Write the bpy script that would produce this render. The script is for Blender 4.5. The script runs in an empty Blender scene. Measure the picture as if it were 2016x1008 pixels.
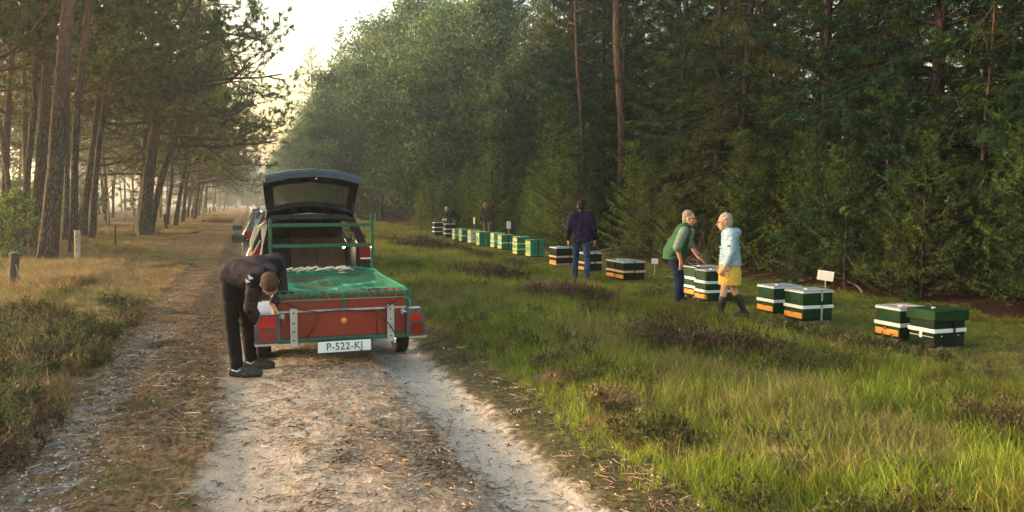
import bpy, bmesh, math, random
import numpy as np
from mathutils import Vector, Matrix, Euler
from mathutils.noise import noise as mnoise

# ------------------------------------------------------------------ camera
S = bpy.context.scene
C = S.collection
FPX = 1512.0                      # focal length in pixels of the 2016-wide photograph
YAW = math.atan(513 / FPX); PITCH = math.atan(104 / FPX); EYE = 1.65
cam = bpy.data.objects.new('camera', bpy.data.cameras.new('camera'))
C.objects.link(cam)
cam.location = (0, 0, EYE)
cam.rotation_euler = (math.pi / 2 - PITCH, 0, -YAW)
cam.data.sensor_width = 36; cam.data.lens = 36 * FPX / 2016
cam.data.clip_start = 0.05; cam.data.clip_end = 3000
S.camera = cam

# ------------------------------------------------------------------ light
SUN_EL = math.radians(8.5); SUN_AZ = math.radians(-60)     # azimuth measured from +Y, negative = to the left
W = bpy.data.worlds.new('World'); S.world = W; W.use_nodes = True
wn = W.node_tree.nodes; wl = W.node_tree.links; wn.clear()
sky = wn.new('ShaderNodeTexSky'); sky.sky_type = 'NISHITA'; sky.sun_disc = False
sky.sun_elevation = SUN_EL; sky.sun_rotation = SUN_AZ
sky.air_density = 1.5; sky.dust_density = 6.0; sky.ozone_density = 1.0
bg = wn.new('ShaderNodeBackground'); bg.inputs['Strength'].default_value = 0.15
wo = wn.new('ShaderNodeOutputWorld')
wl.new(sky.outputs[0], bg.inputs[0]); wl.new(bg.outputs[0], wo.inputs[0])
sd = bpy.data.lights.new('sun', 'SUN'); sd.energy = 2.2; sd.angle = math.radians(12); sd.color = (1, .80, .54)
sun = bpy.data.objects.new('sun', sd); C.objects.link(sun)
sdir = Vector((math.sin(SUN_AZ) * math.cos(SUN_EL), math.cos(SUN_AZ) * math.cos(SUN_EL), math.sin(SUN_EL)))
sun.rotation_euler = sdir.to_track_quat('Z', 'Y').to_euler()
S.view_settings.view_transform = 'Standard'; S.view_settings.look = 'None'
S.view_settings.exposure = 2.7; S.view_settings.gamma = 1.0; S.view_settings.use_curve_mapping = False
S.cycles.use_denoising = True
S.cycles.max_bounces = 6; S.cycles.volume_bounces = 0; S.cycles.transparent_max_bounces = 8
HAZE_DENSITY = 0.0017

# ------------------------------------------------------------------ maths helpers
def G(u, v, z=0.0):
    """point of the plane z seen at pixel (u, v) of the photograph"""
    x = (u - 1008) / FPX; y = -(v - 504) / FPX
    f = math.cos(PITCH) + y * math.sin(PITCH); up = -math.sin(PITCH) + y * math.cos(PITCH)
    t = (z - EYE) / up
    return (x * t * math.cos(YAW) + f * t * math.sin(YAW), -x * t * math.sin(YAW) + f * t * math.cos(YAW))
def AY(u, v, Y):
    """(x, z) on the plane y = Y seen at pixel (u, v)"""
    x = (u - 1008) / FPX; y = -(v - 504) / FPX
    f = math.cos(PITCH) + y * math.sin(PITCH); up = -math.sin(PITCH) + y * math.cos(PITCH)
    X = x * math.cos(YAW) + f * math.sin(YAW); t = Y / (-x * math.sin(YAW) + f * math.cos(YAW))
    return X * t, EYE + up * t
rng = np.random.default_rng(7); random.seed(7)
_tab = np.random.default_rng(3).random((256, 256))
def vnoise(x, y):
    x = np.asarray(x, float); y = np.asarray(y, float)
    xi = np.floor(x).astype(int); yi = np.floor(y).astype(int); fx = x - xi; fy = y - yi
    fx = fx * fx * (3 - 2 * fx); fy = fy * fy * (3 - 2 * fy)
    a = _tab[xi & 255, yi & 255]; b = _tab[(xi + 1) & 255, yi & 255]
    c = _tab[xi & 255, (yi + 1) & 255]; d = _tab[(xi + 1) & 255, (yi + 1) & 255]
    return (a * (1 - fx) + b * fx) * (1 - fy) + (c * (1 - fx) + d * fx) * fy
def fbm(x, y, o=3):
    s = 0; a = .5; t = 0
    for k in range(o):
        s = s + a * vnoise(np.asarray(x) * 2 ** k + 17.3 * k, np.asarray(y) * 2 ** k + 5.1 * k); t += a; a *= .5
    return s / t
def sstep(x, a, b):
    t = np.clip((np.asarray(x, float) - a) / (b - a), 0, 1); return t * t * (3 - 2 * t)
def bump(x, c, w): return np.exp(-((np.asarray(x, float) - c) / w) ** 2)
def gh(x, y):
    x = np.asarray(x, float); y = np.asarray(y, float)
    near = sstep(-y, -120, -60)
    h = .05 * (fbm(x * .35, y * .35) - .5)
    wv = .10 * (vnoise(x * 0 + 5, y * 1.7) - .5) + .05 * (vnoise(x * 0 + 9, y * 6) - .5)
    h = h - .03 * bump(x, 1.53, .27) - .055 * sstep(x + wv, 1.20, 1.33) * (1 - sstep(x + wv * .6, 1.70, 1.95)) - .05 * bump(x, -.06, .3) + .03 * bump(x, .75, .5)
    h = h + .05 * sstep(x, 1.85, 2.5) - .11 * sstep(x, 3.5, 6.8) + .07 * sstep(x, 2, 4) * (fbm(x * 1.1, y * 1.1) - .45)
    h = h + .07 * sstep(-x, .5, 1.0) + .05 * sstep(-x, 1.3, 3) * (fbm(x * .9 + 9, y * .9) + .3)
    h = h - .06 * bump(x, -1.12, .22) * sstep(-y, -13, -9)
    h = h + .38 * sstep(x, 9.6, 17) + .25 * sstep(-x, 7, 20)
    h = h + .02 * (vnoise(x * 6, y * 6) - .5) * near
    return h
def ghf(x, y): return float(gh(x, y))
def nrm(a): return a / np.maximum(np.linalg.norm(a, axis=-1, keepdims=True), 1e-9)

# ------------------------------------------------------------------ material helpers
class NT:
    def __init__(s, m): s.t = m.node_tree; s.n = s.t.nodes; s.l = s.t.links
    def put(s, sock, v):
        if isinstance(v, bpy.types.NodeSocket): s.l.new(v, sock)
        elif isinstance(v, (tuple, list)) and len(v) == 3 and sock.type == 'RGBA': sock.default_value = (*v, 1)
        else: sock.default_value = v
    def node(s, t, **k):
        n = s.n.new(t)
        for a, b in k.items(): setattr(n, a, b)
        return n
    def math(s, op, a, b=0.0, clamp=False):
        n = s.node('ShaderNodeMath', operation=op, use_clamp=clamp); s.put(n.inputs[0], a); s.put(n.inputs[1], b); return n.outputs[0]
    def pos(s): return s.node('ShaderNodeNewGeometry').outputs['Position']
    def obj(s): return s.node('ShaderNodeTexCoord').outputs['Object']
    def noise(s, vec, scale, detail=3.0, rough=.55, out='Fac', dist=0.0):
        n = s.node('ShaderNodeTexNoise'); s.put(n.inputs['Vector'], vec); n.inputs['Scale'].default_value = scale
        n.inputs['Detail'].default_value = detail; n.inputs['Roughness'].default_value = rough; n.inputs['Distortion'].default_value = dist
        return n.outputs[out]
    def scale(s, vec, v):
        n = s.node('ShaderNodeMapping'); s.put(n.inputs['Vector'], vec); n.inputs['Scale'].default_value = v; return n.outputs[0]
    def ramp(s, v, a, b, lo=0.0, hi=1.0):
        n = s.node('ShaderNodeMapRange', interpolation_type='SMOOTHSTEP'); s.put(n.inputs[0], v)
        n.inputs[1].default_value = a; n.inputs[2].default_value = b; n.inputs[3].default_value = lo; n.inputs[4].default_value = hi
        return n.outputs[0]
    def mix(s, f, a, b):
        n = s.node('ShaderNodeMix', data_type='RGBA'); s.put(n.inputs[0], f); s.put(n.inputs[6], a); s.put(n.inputs[7], b); return n.outputs[2]
    def hsv(s, c, v=1.0, sat=1.0, h=.5):
        n = s.node('ShaderNodeHueSaturation'); s.put(n.inputs['Color'], c); s.put(n.inputs['Value'], v); s.put(n.inputs['Saturation'], sat); s.put(n.inputs['Hue'], h); return n.outputs[0]
    def sep(s, v):
        n = s.node('ShaderNodeSeparateXYZ'); s.put(n.inputs[0], v); return n.outputs
    def bump(s, h, st=.3, d=.01):
        n = s.node('ShaderNodeBump'); s.put(n.inputs['Height'], h); n.inputs['Strength'].default_value = st; n.inputs['Distance'].default_value = d; return n.outputs[0]
def newmat(name):
    m = bpy.data.materials.new(name); m.use_nodes = True
    b = m.node_tree.nodes['Principled BSDF']; return m, NT(m), b
MATS = {}
def pmat(name, col, rough=.6, metal=0.0, var=.15, vs=8.0, bumps=0.0, bscale=60.0, spec=.5, stretch=(1, 1, 1), coat=0.0, dirt=None, dirt_amt=.5, trans=0.0):
    """plain procedural material: colour with noise variation, optional dirt and relief"""
    if name in MATS: return MATS[name]
    m, n, b = newmat(name)
    p = n.scale(n.obj(), stretch)
    f = n.noise(p, vs, 5)
    c = n.hsv(col, n.ramp(f, .25, .75, 1 - var, 1 + var))
    if dirt:
        d = n.ramp(n.noise(p, vs * .6, 6, .7), .5, .72, 0, dirt_amt); c = n.mix(d, c, dirt)
    n.put(b.inputs['Base Color'], c)
    n.put(b.inputs['Roughness'], n.ramp(n.noise(p, vs * 2.3, 3), .2, .8, max(.02, rough - .08), min(1, rough + .1)))
    b.inputs['Metallic'].default_value = metal; b.inputs['Specular IOR Level'].default_value = .15 if rough >= .8 and spec == .5 else spec
    b.inputs['Coat Weight'].default_value = coat; b.inputs['Transmission Weight'].default_value = trans
    if bumps: n.put(b.inputs['Normal'], n.bump(n.noise(p, bscale, 4), bumps, .01))
    MATS[name] = m; return m
def leafmat(name, c1, c2, c3=None, scale=.8, trans=.25, rough=.6, patch=None, clump=(.45, 1.55), isl=(.6, 1.4)):
    """foliage: colours change in patches through the plant and from plant to plant; light shines through"""
    m, n, b = newmat(name)
    g = n.node('ShaderNodeNewGeometry'); P = g.outputs['Position']
    f = n.noise(P, scale, 4, .6)
    c = n.mix(n.ramp(f, .3, .7), c1, c2)
    if c3: c = n.mix(n.ramp(n.noise(P, scale * .23, 3), patch[0] if patch else .5, patch[1] if patch else .7), c, c3)
    r = g.outputs['Random Per Island']
    oi = n.node('ShaderNodeObjectInfo').outputs['Random']
    v = n.math('MULTIPLY', n.math('MULTIPLY', n.ramp(r, 0, 1, isl[0], isl[1]), n.ramp(oi, 0, 1, .75, 1.25)), n.ramp(n.noise(P, 3.2, 3, .6), .34, .66, clump[0], clump[1]))
    c = n.hsv(c, v, 1.0)
    n.put(b.inputs['Base Color'], c); b.inputs['Roughness'].default_value = rough; b.inputs['Specular IOR Level'].default_value = .25
    tr = n.node('ShaderNodeBsdfTranslucent'); n.put(tr.inputs['Color'], n.hsv(c, 1.2, 1.1))
    mx = n.node('ShaderNodeMixShader'); mx.inputs[0].default_value = trans
    n.l.new(b.outputs[0], mx.inputs[1]); n.l.new(tr.outputs[0], mx.inputs[2])
    n.l.new(mx.outputs[0], m.node_tree.nodes['Material Output'].inputs['Surface'])
    MATS[name] = m; return m
def barkmat(name, c1, c2, c3, z0, z1, hs=9.0):
    """furrowed bark; c1/c2 plates and furrows low down, c3 flaky upper bark from height z0 to z1"""
    m, n, b = newmat(name)
    P = n.obj(); q = n.scale(P, (1, 1, .22))
    v = n.node('ShaderNodeTexVoronoi', feature='DISTANCE_TO_EDGE'); n.put(v.inputs['Vector'], n.scale(P, (1, 1, .3))); v.inputs['Scale'].default_value = 14
    crack = n.ramp(v.outputs[0], .0, .22)
    f = n.noise(q, hs, 6, .65)
    c = n.mix(n.math('MULTIPLY', crack, n.ramp(f, .3, .65)), c2, c1)
    zz = n.math('ADD', n.sep(P)[2], n.math('MULTIPLY', n.noise(P, 1.3, 3), 2.5))
    c = n.mix(n.ramp(zz, z0, z1), c, n.mix(n.ramp(n.noise(q, hs * 2, 4), .35, .7), c3, tuple(x * .55 for x in c3)))
    c = n.mix(n.ramp(n.noise(P, 2.1, 4), .55, .75, 0, .35), c, (.12, .14, .08))
    n.put(b.inputs['Base Color'], c); b.inputs['Roughness'].default_value = .9; b.inputs['Specular IOR Level'].default_value = .2
    n.put(b.inputs['Normal'], n.bump(n.math('ADD', crack, n.math('MULTIPLY', f, .8)), .9, .03))
    MATS[name] = m; return m

# ------------------------------------------------------------------ mesh helpers
def link(o, parent=None):
    C.objects.link(o)
    if parent is not None: o.parent = parent
    return o
def props(o, label=None, cat=None, group=None, kind=None):
    if label: o['label'] = label
    if cat: o['category'] = cat
    if group: o['group'] = group
    if kind: o['kind'] = kind
    return o
def thing(name, label, cat, loc=(0, 0, 0), rz=0.0, group=None):
    o = link(bpy.data.objects.new(name, None)); o.location = loc; o.rotation_euler = (0, 0, rz)
    o.empty_display_size = .2
    return props(o, label, cat, group)
def fastmesh(name, V, F, mat=None, smooth=False):
    """V (n,3) vertices, F (m,k) faces"""
    me = bpy.data.meshes.new(name); V = np.asarray(V, np.float32); F = np.asarray(F, np.int32)
    k = F.shape[1]
    me.vertices.add(len(V)); me.vertices.foreach_set('co', V.ravel())
    me.loops.add(F.size); me.loops.foreach_set('vertex_index', F.ravel())
    me.polygons.add(len(F)); me.polygons.foreach_set('loop_start', np.arange(0, F.size, k, dtype=np.int32))
    me.polygons.foreach_set('loop_total', np.full(len(F), k, np.int32))
    if smooth: me.polygons.foreach_set('use_smooth', np.ones(len(F), bool))
    me.update(calc_edges=True); me.validate()
    if mat: me.materials.append(mat)
    return me
def mob(name, me, parent=None, loc=None):
    o = bpy.data.objects.new(name, me)
    if loc is not None: o.location = loc
    return link(o, parent)
class MB:
    """collects shapes and builds ONE mesh"""
    def __init__(s): s.v = []; s.f = []; s.n = 0; s.sm = []
    def add(s, V, F, smooth=False):
        s.v.extend([tuple(map(float, p)) for p in V]); s.f.extend([tuple(i + s.n for i in f) for f in F]); s.n += len(V); s.sm += [smooth] * len(F)
        return s
    def box(s, c, d, rot=None, bev=0.0):
        x, y, z = (k / 2 for k in d)
        if bev:
            b = min(bev, x * .9, y * .9, z * .9); pts = []
            bm = bmesh.new(); bmesh.ops.create_cube(bm, size=1); bmesh.ops.scale(bm, vec=Vector(d), verts=bm.verts)
            bmesh.ops.bevel(bm, geom=bm.edges[:] , offset=b, segments=1, affect='EDGES')
            V = [v.co.copy() for v in bm.verts]; bm.verts.index_update(); F = [tuple(v.index for v in f.verts) for f in bm.faces]; bm.free()
        else:
            V = [Vector((a * x, b2 * y, c2 * z)) for a in (-1, 1) for b2 in (-1, 1) for c2 in (-1, 1)]
            F = [(0, 1, 3, 2), (4, 6, 7, 5), (0, 4, 5, 1), (2, 3, 7, 6), (0, 2, 6, 4), (1, 5, 7, 3)]
        if rot is not None:
            R = Euler(rot).to_matrix(); V = [R @ v for v in V]
        c = Vector(c); return s.add([v + c for v in V], F)
    def bb(s, x0, x1, y0, y1, z0, z1, bev=0.0): return s.box(((x0 + x1) / 2, (y0 + y1) / 2, (z0 + z1) / 2), (abs(x1 - x0), abs(y1 - y0), abs(z1 - z0)), bev=bev)
    def tube(s, pts, r, sides=8, cap=True, closed=False, smooth=True):
        P = [Vector(p) for p in pts]; n = len(P); R = r if hasattr(r, '__len__') else [r] * n
        V = []; up = None
        for i in range(n):
            a = P[(i - 1) % n] if (i > 0 or closed) else P[i]; b = P[(i + 1) % n] if (i < n - 1 or closed) else P[i]
            d = (b - a); d = d.normalized() if d.length > 1e-9 else Vector((0, 0, 1))
            if up is None: up = Vector((0, 0, 1)) if abs(d.z) < .9 else Vector((1, 0, 0))
            x = up.cross(d)
            if x.length < 1e-5: x = Vector((0, 1, 0)).cross(d)
            x.normalize(); y = d.cross(x); up = y
            for k in range(sides):
                t = 2 * math.pi * k / sides; V.append(P[i] + (x * math.cos(t) + y * math.sin(t)) * R[i])
        F = []
        for i in range(n if closed else n - 1):
            j = (i + 1) % n
            for k in range(sides):
                k2 = (k + 1) % sides; F.append((i * sides + k, i * sides + k2, j * sides + k2, j * sides + k))
        if cap and not closed: F.append(tuple(range(sides - 1, -1, -1))); F.append(tuple((n - 1) * sides + k for k in range(sides)))
        return s.add(V, F, smooth)
    def lathe(s, prof, c, axis='Z', seg=24, smooth=True):
        V = []; F = []
        for r, h in prof:
            for k in range(seg):
                t = 2 * math.pi * k / seg; a, b = r * math.cos(t), r * math.sin(t)
                V.append({'Z': (a, b, h), 'X': (h, a, b), 'Y': (a, h, b)}[axis])
        m = len(prof)
        for i in range(m - 1):
            for k in range(seg):
                k2 = (k + 1) % seg; F.append((i * seg + k, i * seg + k2, (i + 1) * seg + k2, (i + 1) * seg + k))
        c = Vector(c); return s.add([Vector(v) + c for v in V], F, smooth)
    def prism(s, poly, axis, a, b):
        """2D polygon extruded along an axis from a to b"""
        n = len(poly)
        def q(p, h): return {'X': (h, p[0], p[1]), 'Y': (p[0], h, p[1]), 'Z': (p[0], p[1], h)}[axis]
        V = [q(p, a) for p in poly] + [q(p, b) for p in poly]
        F = [tuple(range(n)), tuple(range(2 * n - 1, n - 1, -1))] + [(i, (i + 1) % n, (i + 1) % n + n, i + n) for i in range(n)]
        return s.add(V, F)
    def build(s, name, mat, parent=None, loc=None):
        me = bpy.data.meshes.new(name); me.from_pydata(s.v, [], s.f); me.polygons.foreach_set('use_smooth', s.sm)
        bm = bmesh.new(); bm.from_mesh(me); bmesh.ops.recalc_face_normals(bm, faces=bm.faces); bm.to_mesh(me); bm.free()
        me.update(); me.materials.append(mat)
        return mob(name, me, parent, loc)
def copy_tree(o, parent=None):
    c = o.copy(); C.objects.link(c)
    if parent is not None: c.parent = parent
    for ch in list(o.children): copy_tree(ch, c)
    return c
def scatter(name, P, rot, scl, vi, meshes, label, cat):
    """instances of small plant meshes on points: one 'stuff' object made with geometry nodes"""
    coll = bpy.data.collections.new(name + '_kinds')
    for i, me in enumerate(meshes):
        o = bpy.data.objects.new('%s_kind_%02d' % (name, i), me); coll.objects.link(o)
    me = bpy.data.meshes.new(name); me.vertices.add(len(P)); me.vertices.foreach_set('co', np.asarray(P, np.float32).ravel())
    a = me.attributes.new('rot', 'FLOAT_VECTOR', 'POINT'); a.data.foreach_set('vector', np.asarray(rot, np.float32).ravel())
    a = me.attributes.new('scl', 'FLOAT', 'POINT'); a.data.foreach_set('value', np.asarray(scl, np.float32))
    a = me.attributes.new('vi', 'INT', 'POINT'); a.data.foreach_set('value', np.asarray(vi, np.int32))
    o = mob(name, me); props(o, label, cat, kind='stuff')
    t = bpy.data.node_groups.new(name, 'GeometryNodeTree')
    t.interface.new_socket('Geometry', in_out='INPUT', socket_type='NodeSocketGeometry')
    t.interface.new_socket('Geometry', in_out='OUTPUT', socket_type='NodeSocketGeometry')
    gi = t.nodes.new('NodeGroupInput'); go = t.nodes.new('NodeGroupOutput')
    ip = t.nodes.new('GeometryNodeInstanceOnPoints'); ci = t.nodes.new('GeometryNodeCollectionInfo')
    ci.inputs['Collection'].default_value = coll; ci.inputs['Separate Children'].default_value = True; ci.inputs['Reset Children'].default_value = True
    ip.inputs['Pick Instance'].default_value = True
    def at(nm, ty):
        q = t.nodes.new('GeometryNodeInputNamedAttribute'); q.data_type = ty; q.inputs['Name'].default_value = nm
        return [s_ for s_ in q.outputs if s_.enabled and s_.name == 'Attribute'][0]
    t.links.new(gi.outputs[0], ip.inputs['Points']); t.links.new(ci.outputs[0], ip.inputs['Instance'])
    t.links.new(at('rot', 'FLOAT_VECTOR'), ip.inputs['Rotation']); t.links.new(at('scl', 'FLOAT'), ip.inputs['Scale']); t.links.new(at('vi', 'INT'), ip.inputs['Instance Index'])
    t.links.new(ip.outputs[0], go.inputs[0])
    md = o.modifiers.new('scatter', 'NODES'); md.node_group = t
    return o
# ================================================================== GROUND
def ground_material():
    m, n, b = newmat('ground_earth')
    P = n.pos(); xyz = n.sep(P); X, Y = xyz[0], xyz[1]
    n1 = n.noise(P, 1.4, 4); n2 = n.noise(P, 9, 4); n3 = n.noise(P, 38, 5, .65); n4 = n.noise(P, 130, 4, .7)
    xd = n.math('ADD', X, n.math('ADD', n.math('MULTIPLY', n.math('SUBTRACT', n1, .5), .30), n.math('MULTIPLY', n.math('SUBTRACT', n2, .5), .28)))
    def band(a, b2, s): return n.math('MULTIPLY', n.ramp(xd, a - s, a + s), n.ramp(xd, b2 - s, b2 + s, 1, 0))
    sandc = n.mix(n.ramp(n3, .35, .7), (.52, .425, .34), (.72, .62, .53))
    sandc = n.mix(n.ramp(n4, .5, .68), sandc, (.36, .27, .19))
    stn = n.noise(n.scale(P, (1, .35, 1)), 26, 5, .7)
    litter = n.mix(n.ramp(stn, .35, .62), (.15, .10, .065), (.42, .32, .24))
    mid = n.mix(n.ramp(n.math('ADD', n.math('MULTIPLY', n1, .5), n.math('MULTIPLY', n.noise(n.scale(P, (1, .5, 1)), 14, 6, .7), .6)), .47, .66), n.mix(.25, litter, sandc), sandc)
    soilR = n.mix(n.ramp(n3, .35, .65), (.055, .05, .02), (.13, .11, .05))
    soilL = n.mix(n.ramp(stn, .35, .65), (.12, .065, .03), (.34, .21, .11))
    grn = n.mix(n.ramp(n3, .35, .65), (.05, .055, .02), (.17, .14, .06))
    soilL = n.mix(n.ramp(n.noise(P, .8, 5, .65), .5, .62, 0, .75), soilL, grn)
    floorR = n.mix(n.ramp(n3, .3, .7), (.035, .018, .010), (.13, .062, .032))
    floorL = n.mix(n.ramp(n3, .3, .7), (.07, .04, .02), (.22, .14, .075))
    mid = n.mix(n.math('MULTIPLY', band(.55, 1.22, .2), .6), mid, litter)
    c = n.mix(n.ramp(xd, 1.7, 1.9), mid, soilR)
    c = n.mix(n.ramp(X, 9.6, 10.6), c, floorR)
    c = n.mix(band(1.24, 1.78, .06), c, sandc)
    c = n.mix(band(-.26, .2, .09), c, n.mix(.25, sandc, litter))
    c = n.mix(n.ramp(xd, -.20, -.38), c, soilL)
    old = n.math('MULTIPLY', band(-1.32, -.98, .1), n.ramp(Y, 9, 12, 1, 0))
    old = n.math('MULTIPLY', old, n.ramp(n.noise(P, 5, 5, .7), .45, .58))
    c = n.mix(old, c, n.mix(n.ramp(n4, .4, .6), (.24, .20, .17), (.52, .48, .44)))
    c = n.mix(n.ramp(X, -4.6, -6.0), c, floorL)
    n.put(b.inputs['Base Color'], c); b.inputs['Roughness'].default_value = .95; b.inputs['Specular IOR Level'].default_value = .15
    h = n.math('ADD', n.math('MULTIPLY', n3, 1.2), n.math('MULTIPLY', n4, .5))
    h = n.math('ADD', h, n2)
    n.put(b.inputs['Normal'], n.bump(h, .9, .03))
    return m
def axis(lo, hi, dlo, dhi, step, grow=1.09):
    a = list(np.arange(dlo, dhi, step)); s = step; x = dhi
    while x < hi: a.append(x); s *= grow; x += s
    a.append(hi); s = step; x = dlo; b = []
    while x > lo: s *= grow; x -= s; b.append(max(x, lo))
    return np.array(sorted(set(b + a)))
gx = axis(-450, 450, -2.0, 3.2, .06, 1.055); gy = axis(-120, 520, 2.5, 12, .07, 1.04)
XX, YY = np.meshgrid(gx, gy)
ZZ = gh(XX, YY)
fine = ((vnoise(XX * 14, YY * 14) - .5) * .022 + (vnoise(XX * 31, YY * 31) - .5) * .012) * np.where(np.abs(XX - .7) < 4, 1, .3)
tyre = .012 * np.sin(YY * 2 * math.pi / .055) * (bump(XX, 1.5, .1) + bump(XX, .02, .08)) * sstep(vnoise(XX * 1.5, YY * 1.1), .45, .7)
ZZ = ZZ + fine
nx, ny = len(gx), len(gy)
idx = np.arange(nx * ny).reshape(ny, nx)
Fq = np.stack([idx[:-1, :-1], idx[:-1, 1:], idx[1:, 1:], idx[1:, :-1]], -1).reshape(-1, 4)
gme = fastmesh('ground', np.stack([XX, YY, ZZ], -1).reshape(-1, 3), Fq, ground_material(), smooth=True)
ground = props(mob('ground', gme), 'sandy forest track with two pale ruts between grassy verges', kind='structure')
# haze
hb = MB(); hb.bb(-470, 470, -140, 540, -1.6, 27)
hm = bpy.data.materials.new('haze'); hm.use_nodes = True; hm.node_tree.nodes.clear()
pv = hm.node_tree.nodes.new('ShaderNodeVolumePrincipled'); pv.inputs['Color'].default_value = (.86, .93, 1, 1)
pv.inputs['Density'].default_value = HAZE_DENSITY; pv.inputs['Anisotropy'].default_value = .68
ho = hm.node_tree.nodes.new('ShaderNodeOutputMaterial'); hm.node_tree.links.new(pv.outputs[0], ho.inputs['Volume'])
props(hb.build('haze', hm), 'thin morning haze hanging over the forest track', kind='stuff')

# ================================================================== FOLIAGE GENERATORS
def needle_tris(p0, p1, K, ln, w, spread, droop=0.0, r=rng):
    """K needle sprays along every twig p0-p1"""
    M = len(p0); t = r.random((M, K, 1)); d0 = nrm(p1 - p0)[:, None, :]
    base = p0[:, None, :] + (p1 - p0)[:, None, :] * t
    ru = nrm(r.normal(size=(M, K, 3)))
    d = nrm(d0 * (1 - spread) + ru * spread + np.array([0, 0, -droop]))
    s = nrm(np.cross(d, nrm(r.normal(size=(M, K, 3)))))
    L = ln * (.6 + .8 * r.random((M, K, 1))); ww = w * (.6 + .8 * r.random((M, K, 1)))
    V = np.stack([base - s * ww / 2, base + s * ww / 2, base + d * L], 2)
    return V.reshape(-1, 3)
def leaf_quads(c, size, r=rng, droop=.2):
    M = len(c); d = nrm(r.normal(size=(M, 3)) + np.array([0, 0, -droop])); s = nrm(np.cross(d, r.normal(size=(M, 3))))
    L = size * (.6 + .8 * r.random((M, 1))); w = L * .32
    V = np.stack([c, c + d * L * .5 + s * w, c + d * L, c + d * L * .5 - s * w], 1)
    return V.reshape(-1, 3)
def tris_mesh(name, V, mat, k=3): return fastmesh(name, V, np.arange(len(V)).reshape(-1, k), mat)
class Tubes:
    def __init__(s): s.V = []; s.F = []; s.n = 0
    def add(s, P, R, sides=4, flare=0.0):
        P = np.asarray(P, float); n = len(P); R = np.broadcast_to(np.asarray(R, float), (n,))
        T = nrm(np.gradient(P, axis=0)); ref = np.array([1., 0, 0]) if abs(T[0, 0]) < .8 else np.array([0, 1., 0])
        x = nrm(np.cross(T, ref)); y = np.cross(T, x); a = np.linspace(0, 2 * math.pi, sides, endpoint=False)
        Rr = R[:, None] * np.ones(sides)
        if flare: Rr = Rr * (1 + flare * np.sin(a * 5 + 1)[None, :] * np.exp(-np.linspace(0, 8, n))[:, None])
        V = P[:, None, :] + Rr[..., None] * (x[:, None, :] * np.cos(a)[None, :, None] + y[:, None, :] * np.sin(a)[None, :, None])
        i = np.arange(n - 1)[:, None] * sides; k = np.arange(sides)[None, :]; k2 = (k + 1) % sides
        F = np.stack([i + k, i + k2, i + sides + k2, i + sides + k], -1).reshape(-1, 4) + s.n
        s.V.append(V.reshape(-1, 3)); s.F.append(F); s.n += n * sides
    def mesh(s, name, mat): return fastmesh(name, np.concatenate(s.V), np.concatenate(s.F), mat, smooth=True)

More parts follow.
